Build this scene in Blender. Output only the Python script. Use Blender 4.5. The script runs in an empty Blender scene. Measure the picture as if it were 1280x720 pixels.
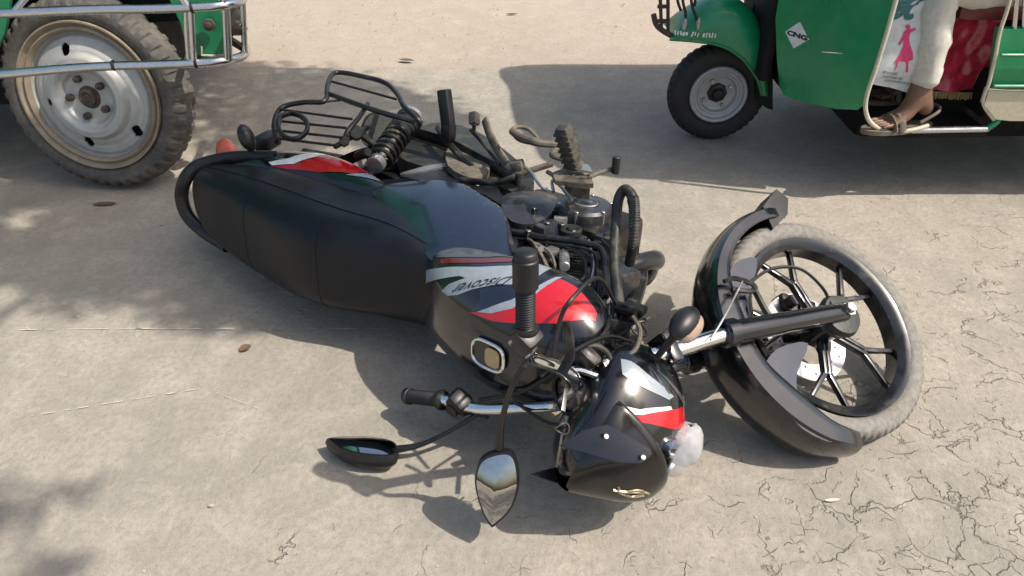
import bpy, bmesh, math, random
from mathutils import Vector, Matrix, noise
from mathutils.geometry import delaunay_2d_cdt
random.seed(7)
R = math.radians
scene = bpy.context.scene
C = scene.collection

# ------------------------------------------------------------------ camera, sky, sun
cam_d = bpy.data.cameras.new('camera'); cam = bpy.data.objects.new('camera', cam_d); C.objects.link(cam)
cam_d.sensor_width = 36.0; cam_d.lens = 36.0 * 927.46 / 1280.0
cam_d.clip_start = 0.02; cam_d.clip_end = 2000
cam.location = (0, 0, 1.348); cam.rotation_euler = (math.pi / 2 - 0.62535, 0, 0)
scene.camera = cam
SUN = Vector((0.69, -0.18, 1.0)).normalized()
world = bpy.data.worlds.new('World'); scene.world = world; world.use_nodes = True
wn = world.node_tree.nodes; wl = world.node_tree.links
sky = wn.new('ShaderNodeTexSky'); sky.sky_type = 'NISHITA'; sky.sun_disc = False
sky.sun_elevation = math.asin(SUN.z); sky.sun_rotation = math.atan2(SUN.x, SUN.y)
sky.dust_density = 4.5; sky.air_density = 1.2; sky.ozone_density = 1.0
bg = wn['Background']; bg.inputs['Strength'].default_value = 0.15
wl.new(sky.outputs[0], bg.inputs['Color'])
sun_d = bpy.data.lights.new('sun', 'SUN'); sun_d.energy = 4.3; sun_d.angle = R(0.6); sun_d.color = (1.0, 0.92, 0.83)
sun = bpy.data.objects.new('sun', sun_d); C.objects.link(sun); sun.location = SUN * 30
sun.rotation_euler = SUN.to_track_quat('Z', 'Y').to_euler()
scene.view_settings.view_transform = 'Standard'; scene.view_settings.look = 'None'
scene.view_settings.exposure = 0.42; scene.view_settings.gamma = 1.0

# ------------------------------------------------------------------ helpers
def cr(pts, t):
    """Catmull-Rom through rows of numbers, t in 0..1"""
    n = len(pts) - 1
    s = min(max(t, 0.0), 1.0) * n
    i = min(int(s), n - 1)
    f_ = s - i
    p1 = pts[i]; p2 = pts[i + 1]
    p0 = pts[i - 1] if i > 0 else [2 * a - b for a, b in zip(p1, p2)]
    p3 = pts[i + 2] if i + 2 <= n else [2 * b - a for a, b in zip(p1, p2)]
    return [0.5 * (2 * b + (c - a) * f_ + (2 * a - 5 * b + 4 * c - d) * f_ ** 2 + (3 * b - a - 3 * c + d) * f_ ** 3)
            for a, b, c, d in zip(p0, p1, p2, p3)]
def sp(v, n):
    return math.copysign(abs(v) ** (2.0 / n), v)
class Loft:
    """stations (s, half width, mid, top, bottom, exponent top, exponent bottom); axis 'x': rings stand across x.
    axis 'z': rings lie flat, 'top' is their front x and 'bottom' their rear x."""
    def __init__(self, st, axis='x'):
        self.st = st; self.axis = axis
    def P(self, u, v):
        s, w, m, tp, bt, nt, nb = cr(self.st, u)
        w = max(w, 1e-4)
        c = math.cos(v); d = math.sin(v)
        n = nt if d >= 0 else nb
        y = w * sp(c, n); h = (tp - m) if d >= 0 else (m - bt)
        z = m + max(h, 1e-4) * sp(d, n)
        return (s, y, z) if self.axis == 'x' else (z, y, s)
    def N(self, u, v):
        e = 1e-3
        a = self.P(min(u + e, 1), v); b = self.P(max(u - e, 0), v); c = self.P(u, v + e * 4); d = self.P(u, v - e * 4)
        p = [a[i] - b[i] for i in range(3)]; r = [c[i] - d[i] for i in range(3)]
        n = [p[1] * r[2] - p[2] * r[1], p[2] * r[0] - p[0] * r[2], p[0] * r[1] - p[1] * r[0]]
        q_ = self.P(u, v); s, w, m, tp, bt, nt, nb = cr(self.st, u)
        o = (q_[1], q_[2] - m) if self.axis == 'x' else (q_[1], q_[0] - m)
        dot = n[1] * o[0] + (n[2] * o[1] if self.axis == 'x' else n[0] * o[1])
        l = math.sqrt(sum(x * x for x in n)) or 1.0
        k = (1 if dot >= 0 else -1) / l
        return (n[0] * k, n[1] * k, n[2] * k)
TANK = Loft([(.43, .085, .775, .825, .73, 2.6, 2.4), (.48, .112, .78, .862, .725, 2.6, 2.4), (.56, .135, .785, .908, .715, 2.6, 2.4), (.66, .15, .79, .938, .70, 2.6, 2.4),
             (.76, .158, .80, .950, .70, 2.5, 2.4), (.86, .155, .80, .938, .705, 2.4, 2.4), (.93, .128, .81, .912, .735, 2.3, 2.3), (.972, .085, .83, .885, .775, 2.2, 2.2), (.99, .03, .835, .855, .815, 2, 2)])
SEAT = Loft([(.515, .06, .79, .822, .76, 2.6, 2.6), (.495, .098, .785, .836, .74, 3.8, 2.7), (.42, .118, .765, .846, .715, 3.8, 2.7), (.30, .132, .75, .876, .665, 3.8, 2.7), (.17, .138, .75, .925, .635, 4.2, 2.8),
             (.05, .138, .75, .938, .63, 4.2, 2.8), (-.10, .136, .755, .922, .64, 4.2, 2.8), (-.25, .130, .765, .900, .66, 4.2, 2.8), (-.38, .118, .78, .876, .69, 3.8, 2.7), (-.47, .095, .785, .85, .72, 2.8, 2.6), (-.51, .05, .785, .82, .75, 2.4, 2.4)])
COWL = Loft([(.175, .10, .63, .66, .60, 2.2, 2.2), (.12, .138, .625, .69, .575, 2.2, 2.2), (.02, .150, .61, .70, .53, 2.2, 2.2), (-.12, .156, .60, .70, .495, 2.2, 2.2), (-.25, .150, .615, .72, .50, 2.2, 2.2),
             (-.38, .130, .665, .75, .565, 2.2, 2.2), (-.48, .100, .71, .78, .64, 2.2, 2.2), (-.56, .055, .735, .775, .70, 2, 2)])
FAIR = Loft([(.735, .05, 1.04, 1.10, 1.00, 2.0, 2.6), (.765, .088, 1.04, 1.142, .985, 2.0, 2.8), (.80, .110, 1.04, 1.170, .965, 2.0, 3), (.85, .124, 1.04, 1.198, .95, 2.0, 3.2), (.90, .124, 1.04, 1.205, .955, 2.0, 3.2),
             (.95, .114, 1.05, 1.190, .975, 2.0, 3.2), (1.00, .095, 1.06, 1.160, .99, 2.0, 3), (1.04, .07, 1.07, 1.125, 1.01, 2, 2.8), (1.065, .045, 1.07, 1.10, 1.035, 2, 2.4), (1.075, .02, 1.075, 1.085, 1.06, 2, 2)], 'z')

V3 = Vector
class MB:
    def __init__(self): self.v = []; self.f = []; self.m = []
    def add(self, vs, fs, mi=0):
        o = len(self.v); self.v += [tuple(x) for x in vs]
        for fc in fs: self.f.append(tuple(i + o for i in fc)); self.m.append(mi)
        return self
    def tube(self, pts, r, n=8, res=None, closed=False, curve=True, sq=None, mi=0):
        pts = [list(p) for p in pts]; k = len(pts)
        if closed: src = pts + [pts[0]]
        else: src = pts
        rr = r if isinstance(r, (list, tuple)) else [r] * len(pts)
        if closed: rr = list(rr) + [rr[0]]
        if curve and k > 2:
            res = res or (k * 6)
            if closed:
                ext = [pts[-1]] + pts + [pts[0], pts[1]]; er = [[rr[k - 1]]] + [[x] for x in rr[:k]] + [[rr[0]], [rr[1 % k]]]
                n0 = len(ext) - 1
                P = [cr(ext, (1 + k * i / res) / n0) for i in range(res)]; Q_ = [cr(er, (1 + k * i / res) / n0)[0] for i in range(res)]
            else:
                P = [cr(src, i / (res - 1)) for i in range(res)]; Q_ = [cr([[x] for x in rr], i / (res - 1))[0] for i in range(res)]
        else: P = src[:-1] if closed else src; Q_ = list(rr)[:len(P)]
        P = [V3(p) for p in P]; L = len(P)
        def tan(i):
            a = P[(i - 1) % L] if (closed or i > 0) else P[i]; b = P[(i + 1) % L] if (closed or i < L - 1) else P[i]
            return (b - a).normalized()
        t0 = tan(0); up = V3((0, 0, 1)) if abs(t0.z) < .9 else V3((1, 0, 0))
        nrm = t0.cross(up).normalized(); vs = []
        for i in range(L):
            tt = tan(i); nrm = (nrm - tt * nrm.dot(tt))
            nrm = nrm.normalized() if nrm.length > 1e-6 else tt.orthogonal().normalized()
            bn = tt.cross(nrm)
            for j in range(n):
                a = 2 * math.pi * (j + .5) / n
                x = math.cos(a); y = math.sin(a)
                if sq: x = sp(x, sq[2]) * sq[0]; y = sp(y, sq[2]) * sq[1]
                vs.append(P[i] + (nrm * x + bn * y) * Q_[i])
        fs = []
        for i in range(L if closed else L - 1):
            for j in range(n):
                a = i * n + j; b = i * n + (j + 1) % n; c = ((i + 1) % L) * n + (j + 1) % n; d = ((i + 1) % L) * n + j
                fs.append((a, b, c, d))
        if not closed:
            fs.append(tuple(range(n - 1, -1, -1))); fs.append(tuple((L - 1) * n + j for j in range(n)))
        return self.add(vs, fs, mi)
    def lathe(self, prof, o, ax, n=32, closed=False, disp=None, mi=0, arc=None, caps=False):
        """prof: (along axis, radius)"""
        o = V3(o); ax = V3(ax).normalized(); e1 = ax.orthogonal().normalized()
        if abs(ax.y) > .99: e1 = V3((1, 0, 0))
        e2 = ax.cross(e1); k = len(prof); vs = []
        full = arc is None; a0, a1 = arc or (0, 2 * math.pi); m = n if full else n + 1
        for i in range(m):
            th = a0 + (a1 - a0) * i / n
            for j, (a, r) in enumerate(prof):
                if disp: a, r = disp(th, j, a, r)
                vs.append(o + ax * a + (e1 * math.cos(th) + e2 * math.sin(th)) * r)
        fs = []
        for i in range(n):
            for j in range(k if closed else k - 1):
                fs.append((i * k + j, i * k + (j + 1) % k, ((i + 1) % m) * k + (j + 1) % k, ((i + 1) % m) * k + j))
        if caps and not full: fs.append(tuple(range(k))); fs.append(tuple(n * k + j for j in range(k - 1, -1, -1)))
        return self.add(vs, fs, mi)
    def box(self, c, s, M=None, bev=0.003, mi=0, taper=None):
        bm = bmesh.new(); bmesh.ops.create_cube(bm, size=1)
        for v in bm.verts:
            if taper:
                k = taper if v.co.z > 0 else 1.0
                v.co.x *= k; v.co.y *= k
            v.co = V3((v.co.x * s[0], v.co.y * s[1], v.co.z * s[2]))
        if bev: bmesh.ops.bevel(bm, geom=list(bm.edges), offset=min(bev, min(s) * .45), segments=2, affect='EDGES', profile=.6)
        T = Matrix.Translation(V3(c)) @ (M.to_4x4() if M else Matrix.Identity(4))
        bm.verts.index_update()
        self.add([T @ v.co for v in bm.verts], [[v.index for v in f_.verts] for f_ in bm.faces], mi); bm.free(); return self
    def bar(self, p0, p1, w, t, side=(0, 1, 0), bev=.003, mi=0, w1=None):
        p0 = V3(p0); p1 = V3(p1); z = (p1 - p0); L = z.length; z.normalize(); y = V3(side); y = (y - z * y.dot(z)).normalized(); x = y.cross(z)
        M = Matrix((x, y, z)).transposed()
        return self.box((p0 + p1) / 2, (w, t, L), M, bev, mi, (w1 / w) if w1 else None)
    def cyl(self, p0, p1, r, n=16, r1=None, bev=.15, mi=0):
        p0 = V3(p0); p1 = V3(p1); L = (p1 - p0).length; r1 = r if r1 is None else r1; b = min(r, r1, L * .5) * bev
        return self.lathe([(0, 0), (0, r - b), (b, r), (L - b, r1), (L, r1 - b), (L, 0)], p0, p1 - p0, n, mi=mi)
    def ball(self, c, rad, n=14, M=None, mi=0):
        vs = []; fs = []; m = n // 2 + 1
        if not isinstance(rad, (tuple, list)): rad = (rad,) * 3
        for i in range(m):
            ph = math.pi * i / (m - 1)
            for j in range(n):
                a = 2 * math.pi * j / n; p = V3((math.sin(ph) * math.cos(a) * rad[0], math.sin(ph) * math.sin(a) * rad[1], math.cos(ph) * rad[2]))
                if M: p = M @ p
                vs.append(V3(c) + p)
        for i in range(m - 1):
            for j in range(n): fs.append((i * n + j, (i + 1) * n + j, (i + 1) * n + (j + 1) % n, i * n + (j + 1) % n))
        return self.add(vs, fs, mi)
    def loft(self, L, nu=40, nv=48, v0=0, v1=2 * math.pi, off=0, cap=True, u0=0, u1=1):
        full = abs(v1 - v0 - 2 * math.pi) < 1e-6; m = nv if full else nv + 1; vs = []
        for i in range(nu + 1):
            for j in range(m):
                u = u0 + (u1 - u0) * i / nu; v = v0 + (v1 - v0) * j / nv; p = V3(L.P(u, v))
                if off: p += V3(L.N(u, v)) * off
                vs.append(p)
        fs = []
        for i in range(nu):
            for j in range(nv): fs.append((i * m + j, (i + 1) * m + j, (i + 1) * m + (j + 1) % m, i * m + (j + 1) % m))
        if cap and full: fs.append(tuple(range(m))); fs.append(tuple(nu * m + j for j in range(m - 1, -1, -1)))
        return self.add(vs, fs)
    def plate(self, poly, fn, th, step=.02, mi=0):
        """closed outline (2D) -> curved sheet of thickness th. fn(a,b)->(point, normal)"""
        vs, tr, ring = fillpoly(poly, step); top = []; bot = []
        for a, b in vs:
            p, nn = fn(a, b); p = V3(p); nn = V3(nn).normalized(); top.append(p); bot.append(p - nn * th)
        k = len(vs); fs = [t_ for t_ in tr]
        if th: fs += [tuple(i + k for i in reversed(t_)) for t_ in tr]
        if th:
            for i in range(len(ring)):
                a = ring[i]; b = ring[(i + 1) % len(ring)]; fs.append((b, a, a + k, b + k))
        return self.add(top + (bot if th else []), fs, mi)
    def build(self, name, mat, parent=None, M=None, smooth=35, kind=None, label=None, fix=True):
        me = bpy.data.meshes.new(name); me.from_pydata(self.v, [], self.f)
        for m_ in (mat if isinstance(mat, (list, tuple)) else [mat]): me.materials.append(m_)
        me.polygons.foreach_set('material_index', self.m)
        if fix:
            bm = bmesh.new(); bm.from_mesh(me); bmesh.ops.remove_doubles(bm, verts=bm.verts, dist=1e-6)
            bmesh.ops.recalc_face_normals(bm, faces=bm.faces); bm.to_mesh(me); bm.free()
        if smooth:
            me.shade_smooth(); me.set_sharp_from_angle(angle=R(smooth))
        me.validate(); me.update()
        o = bpy.data.objects.new(name, me); C.objects.link(o)
        if parent: o.parent = parent
        if M is not None: o.matrix_local = M
        if kind: o['kind'] = kind
        if label: o['label'] = label
        return o
def fillpoly(poly, step):
    poly = [tuple(p) for p in poly]; out = []
    for i in range(len(poly)):
        a = poly[i]; b = poly[(i + 1) % len(poly)]; d = math.dist(a, b); k = max(1, int(d / step))
        for j in range(k): out.append((a[0] + (b[0] - a[0]) * j / k, a[1] + (b[1] - a[1]) * j / k))
    n = len(out)
    def inside(x, y):
        c = False; j = n - 1
        for i in range(n):
            xi, yi = out[i]; xj, yj = out[j]
            if (yi > y) != (yj > y) and x < (xj - xi) * (y - yi) / (yj - yi) + xi: c = not c
            j = i
        return c
    x0 = min(p[0] for p in out); x1 = max(p[0] for p in out); y0 = min(p[1] for p in out); y1 = max(p[1] for p in out)
    pts = list(out); y = y0 + step / 2; r = 0
    while y < y1:
        x = x0 + step / 2 + (r % 2) * step / 2
        while x < x1:
            if inside(x, y) and min(math.dist((x, y), q_) for q_ in out) > step * .45: pts.append((x, y))
            x += step
        y += step * .87; r += 1
    res = delaunay_2d_cdt([V3(p).to_2d() if len(p) == 3 else Vector(p) for p in pts], [], [tuple(range(n))], 1, 1e-7)
    vs = [(p.x, p.y) for p in res[0]]; orig = res[3]; ring = [None] * n
    for i, o in enumerate(orig):
        for k in o:
            if k < n: ring[k] = i
    return vs, [tuple(f_) for f_ in res[2]], [r_ for r_ in ring if r_ is not None]
def smooth_poly(p, k=4):
    n = len(p); ext = [p[-1]] + list(p) + [p[0], p[1]]
    return [tuple(cr(ext, (1 + n * i / (n * k)) / (len(ext) - 1))) for i in range(n * k)]
def decal(L, uvs, name, mat, parent, M=None, off=.0009, step=.018, curve=False, vk=.16, label=None):
    p = [(a, b * vk) for a, b in uvs]
    if curve: p = smooth_poly(p)
    def fn(a, b):
        u = min(max(a, 0), 1); v = b / vk; n_ = V3(L.N(u, v)); return V3(L.P(u, v)) + n_ * off, n_
    return MB().plate(p, fn, 0, step).build(name, mat, parent, M, smooth=60, label=label)
def glyphs(s, size=1, shear=0, bold=0):
    cu = bpy.data.curves.new('t', 'FONT'); cu.body = s; cu.size = size; cu.shear = shear; cu.align_x = 'CENTER'; cu.align_y = 'CENTER'; cu.offset = bold; cu.resolution_u = 3
    o = bpy.data.objects.new('t', cu); C.objects.link(o); bpy.context.view_layer.update()
    me = o.evaluated_get(bpy.context.evaluated_depsgraph_get()).to_mesh()
    vs = [(v.co.x, v.co.y) for v in me.vertices]; fs = [tuple(p.vertices) for p in me.polygons]
    bpy.data.objects.remove(o); bpy.data.curves.remove(cu); return vs, fs
def text(s, size, fn, name, mat, parent, M=None, **k):
    vs, fs = glyphs(s, size, **k); return MB().add([fn(a, b) for a, b in vs], fs).build(name, mat, parent, M, smooth=0, fix=False)
def tag(o, label, cat, group=None, kind=None):
    o['label'] = label; o['category'] = cat
    if group: o['group'] = group
    if kind: o['kind'] = kind
    return o
def empty(name, M):
    o = bpy.data.objects.new(name, None); C.objects.link(o); o.matrix_world = M; o.empty_display_size = .1; return o

# ------------------------------------------------------------------ materials
def newmat(name):
    m = bpy.data.materials.new(name); m.use_nodes = True; nt = m.node_tree
    return m, nt, nt.nodes['Principled BSDF']
def node(nt, typ, **k):
    n = nt.nodes.new(typ)
    for a, b in k.items():
        if a.startswith('i_'): n.inputs[int(a[2:])].default_value = b
        else: setattr(n, a, b)
    return n
def ramp(nt, src, pts):
    r = nt.nodes.new('ShaderNodeValToRGB'); nt.links.new(src, r.inputs[0]); e = r.color_ramp.elements
    e[0].position, e[0].color = pts[0][0], (*pts[0][1], 1); e[1].position, e[1].color = pts[-1][0], (*pts[-1][1], 1)
    for p, c in pts[1:-1]: q_ = e.new(p); q_.color = (*c, 1)
    return r
g3 = lambda v: (v, v, v)
def pbr(name, col, rough=.5, metal=0, coat=0, dust=0, dcol=(.33, .28, .20), ds=9, var=.12, bump=0, bs=60, scratch=0, rvar=.12, spec=.5, alpha=1, trans=0, emit=None, sheen=0):
    """painted / metal / rubber surface with uneven gloss, wear and settled road dust"""
    m, nt, b = newmat(name); L = nt.links
    tc = node(nt, 'ShaderNodeTexCoord')
    n1 = node(nt, 'ShaderNodeTexNoise'); n1.inputs['Scale'].default_value = ds; n1.inputs['Detail'].default_value = 8; n1.inputs['Roughness'].default_value = .65
    L.new(tc.outputs['Object'], n1.inputs['Vector'])
    n2 = node(nt, 'ShaderNodeTexNoise'); n2.inputs['Scale'].default_value = ds * 7; n2.inputs['Detail'].default_value = 6
    L.new(tc.outputs['Object'], n2.inputs['Vector'])
    v = ramp(nt, n2.outputs['Fac'], [(.25, tuple(c * (1 - var) for c in col)), (.75, tuple(min(1, c * (1 + var)) for c in col))])
    mx = node(nt, 'ShaderNodeMix', data_type='RGBA'); L.new(v.outputs[0], mx.inputs[6]); mx.inputs[7].default_value = (*dcol, 1)
    lo = .72 - dust * .55
    dr = ramp(nt, n1.outputs['Fac'], [(lo, g3(0)), (min(lo + .28, 1), g3(min(1, .25 + dust)))])
    md = node(nt, 'ShaderNodeMath', operation='MULTIPLY'); L.new(dr.outputs[0], md.inputs[0])
    d2 = ramp(nt, n2.outputs['Fac'], [(.3, g3(.55)), (.7, g3(1))]); L.new(d2.outputs[0], md.inputs[1])
    if dust <= 0: mx.inputs[0].default_value = 0
    else: L.new(md.outputs[0], mx.inputs[0])
    L.new(mx.outputs[2], b.inputs['Base Color'])
    rr = node(nt, 'ShaderNodeMapRange'); rr.inputs[1].default_value = .3; rr.inputs[2].default_value = .7
    rr.inputs[3].default_value = max(.02, rough - rvar); rr.inputs[4].default_value = min(1, rough + rvar); L.new(n1.outputs['Fac'], rr.inputs[0])
    ra = node(nt, 'ShaderNodeMath', operation='MULTIPLY_ADD', use_clamp=True); ra.inputs[1].default_value = .6
    if dust > 0: L.new(md.outputs[0], ra.inputs[0])
    else: ra.inputs[0].default_value = 0
    L.new(rr.outputs[0], ra.inputs[2]); L.new(ra.outputs[0], b.inputs['Roughness'])
    b.inputs['Metallic'].default_value = metal
    if metal and dust > 0:
        im = node(nt, 'ShaderNodeMath', operation='MULTIPLY_ADD', use_clamp=True); im.inputs[1].default_value = -metal; im.inputs[2].default_value = metal
        L.new(md.outputs[0], im.inputs[0]); L.new(im.outputs[0], b.inputs['Metallic'])
    b.inputs['Coat Weight'].default_value = coat; b.inputs['Coat Roughness'].default_value = .08
    b.inputs['Specular IOR Level'].default_value = spec
    if sheen: b.inputs['Sheen Weight'].default_value = sheen
    if trans: b.inputs['Transmission Weight'].default_value = trans
    if alpha < 1: b.inputs['Alpha'].default_value = alpha
    if bump or scratch:
        bp = node(nt, 'ShaderNodeBump'); bp.inputs['Strength'].default_value = .6; bp.inputs['Distance'].default_value = bump
        n3 = node(nt, 'ShaderNodeTexNoise'); n3.inputs['Scale'].default_value = bs; n3.inputs['Detail'].default_value = 6; L.new(tc.outputs['Object'], n3.inputs['Vector'])
        L.new(n3.outputs['Fac'], bp.inputs['Height']); L.new(bp.outputs[0], b.inputs['Normal'])
    return m
BLACK = pbr('black_gloss_paint', (.005, .0055, .007), .20, coat=.6, dust=.22, ds=6, rvar=.08, dcol=(.13, .115, .09))
PANEL = pbr('navy_sky_tint_black_paint', (.008, .013, .026), .22, coat=.7, dust=.20, ds=7, rvar=.08, dcol=(.13, .13, .125))  # blue stands in for sky reflected in skirts and side cover; lettering is navy
RED = pbr('red_paint', (.40, .004, .010), .25, coat=.6, dust=.12, ds=8)
DKRED = pbr('dark_red_paint', (.10, .008, .012), .3, coat=.5, dust=.15)
SILV = pbr('silver_decal', (.25, .28, .305), .30, metal=.15, coat=.4, dust=.12)
GREYD = pbr('grey_decal', (.045, .048, .055), .30, coat=.5, dust=.2)
GUARD = pbr('rough_guard_bar', (.018, .019, .018), .5, metal=.2, dust=.45, ds=22, bump=.003, bs=60, dcol=(.15, .135, .10))
VINYL = pbr('seat_vinyl', (.005, .0065, .010), .40, dust=.10, ds=5, bump=.0035, bs=16, rvar=.06, dcol=(.055, .05, .042), spec=.28)  # black base tinted bluish to imitate sky reflected on the seat flank
PLAST = pbr('black_plastic', (.008, .008, .009), .38, dcol=(.14, .125, .10), dust=.26, ds=12, bump=.0004, bs=400)
DUSTY = pbr('dusty_black_metal', (.016, .016, .016), .38, metal=.5, dust=.42, dcol=(.20, .175, .13), ds=14, bump=.001, bs=120)
OLIVE = pbr('dirt_caked_metal', (.018, .021, .019), .5, metal=.2, dust=.36, ds=12, bump=.0015, bs=90, dcol=(.12, .115, .085))
KHAKI = pbr('mud_covered_metal', (.045, .04, .032), .6, dust=.62, ds=16, bump=.002, bs=80, dcol=(.24, .20, .14))
ALLOY = pbr('worn_alloy', (.38, .38, .37), .38, metal=.85, dust=.35, ds=18, bump=.0006, bs=150)
ENGB = pbr('engine_black', (.035, .037, .042), .32, metal=.35, coat=.15, dust=.34, ds=14)
CHROME = pbr('chrome', (.80, .80, .80), .12, metal=1, dust=.08, ds=25, rvar=.07)
STEEL = pbr('stainless_guard_pipe', (.58, .59, .60), .24, metal=1, dust=.14, ds=12, var=.06)
RUB = pbr('rubber_black', (.007, .007, .007), .5, dust=.24, ds=14, dcol=(.12, .11, .09))
PEGR = pbr('dusty_peg_rubber', (.03, .028, .025), .7, dust=.5, dcol=(.22, .19, .14), ds=30, bump=.001, bs=200)
TYRE = pbr('dusty_tyre', (.16, .15, .132), .8, dust=.4, ds=14, bump=.0016, bs=160, dcol=(.27, .245, .20), var=.3)
RIMB = pbr('black_alloy_rim', (.010, .011, .014), .30, metal=.3, coat=.4, dust=.30, ds=14, dcol=(.20, .18, .14))
DISC = pbr('brake_disc_steel', (.66, .66, .66), .28, metal=.9, dust=.2, ds=30)
AMBER = pbr('pale_amber_lens', (.42, .30, .22), .2, dust=.3, trans=.3)
TAILR = pbr('red_tail_lens', (.55, .10, .05), .25, dust=.35, coat=.4)
MIRR = pbr('mirror_glass', (.46, .46, .45), .03, metal=1, rvar=.01)
LENS = pbr('clear_scuffed_lens', (.93, .94, .93), .22, trans=.80, dust=.12, rvar=.06, dcol=(.6, .58, .52)); LENS.node_tree.nodes['Principled BSDF'].inputs['IOR'].default_value = 1.06
REFL = pbr('headlamp_reflector', (.9, .9, .9), .12, metal=1)
SMOKE = pbr('dark_smoke_visor', (.006, .005, .0045), .16, coat=.4, dust=.18, ds=5, dcol=(.12, .10, .075))
WHITE = pbr('white_print', (.68, .68, .66), .5, dust=.15)
BRASS = pbr('cap_plate', (.42, .36, .24), .28, metal=.8, dust=.3)
KEYM = pbr('key_metal', (.28, .27, .24), .35, metal=1)
GREEN = pbr('green_vehicle_paint', (.004, .215, .080), .34, coat=.2, dust=.24, bump=.010, bs=5, ds=5, dcol=(.10, .20, .12))
GREEN2 = pbr('green_panel_paint', (.004, .165, .065), .4, coat=.2, dust=.28, ds=5, dcol=(.09, .17, .10))
DARKM = pbr('dark_underbody', (.012, .012, .012), .8, dust=.15, ds=6, spec=.2)
TYR2 = pbr('black_tyre', (.014, .0135, .013), .72, dust=.30, ds=6, bump=.001, bs=100, dcol=(.11, .10, .08))
TYR3 = pbr('mud_tyre', (.062, .060, .055), .85, dust=.5, ds=9, bump=.002, bs=90, dcol=(.20, .18, .14), var=.3)
WDISC = pbr('silver_wheel_paint', (.36, .37, .36), .45, metal=.15, dust=.42, ds=5, bump=.0006, dcol=(.33, .28, .20))
WRIM = pbr('rusty_rim', (.24, .20, .15), .6, metal=.2, dust=.5, ds=9, dcol=(.42, .34, .22), bump=.001)
RUST = pbr('rusty_hub', (.05, .036, .03), .75, dust=.4, ds=30, bump=.002, bs=90, dcol=(.30, .22, .16))
CREAM = pbr('cream_edge_trim', (.50, .46, .36), .6, dust=.4, ds=20)
MUDP = pbr('mud_spattered_cream_paint', (.45, .41, .30), .6, dust=.35, ds=12, dcol=(.16, .14, .11))
REDV = pbr('red_plastic_sheet', (.46, .03, .06), .25, coat=.5, bump=.012, bs=14, var=.45, ds=4, dust=.12, dcol=(.10, .03, .02))
CLOTHP = pbr('offwhite_cotton', (.50, .48, .42), .85, bump=.004, bs=30, sheen=.2, dust=.15, dcol=(.45, .42, .35), rvar=.03)
SHIRT = pbr('brown_checked_shirt', (.14, .10, .075), .85, bump=.004, bs=30, sheen=.2)
SKIN = pbr('brown_skin', (.16, .085, .052), .5, var=.2, ds=20, bump=.0006, bs=200)
SANDAL = pbr('brown_sandal', (.11, .085, .065), .65, dust=.4)
HAIR = pbr('black_hair', (.01, .01, .01), .6)
BAGM = pbr('white_woven_bag', (.50, .52, .54), .55, bump=.004, bs=22, dust=.12)
PINK = pbr('pink_print', (.55, .035, .14), .6)
TEAL = pbr('teal_print', (.02, .12, .13), .6)
GREYP = pbr('grey_print', (.20, .24, .22), .6)
CNGW = pbr('white_sticker', (.66, .68, .66), .5, dust=.2)
INKB = pbr('black_print', (.012, .012, .014), .5)
BARK = pbr('tree_bark', (.10, .075, .05), .9, bump=.01, bs=18, dust=.3)
STONE = pbr('pale_stone', (.36, .32, .26), .9, bump=.002, bs=60, dust=.3)
DRYL = pbr('dry_leaf', (.10, .065, .035), .8, dust=.3)
CHALK = pbr('pale_scrape_mark', (.47, .43, .37), .9)
leafm, nt, b = newmat('tree_leaf'); b.inputs['Base Color'].default_value = (.05, .10, .02, 1); b.inputs['Roughness'].default_value = .5

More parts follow.
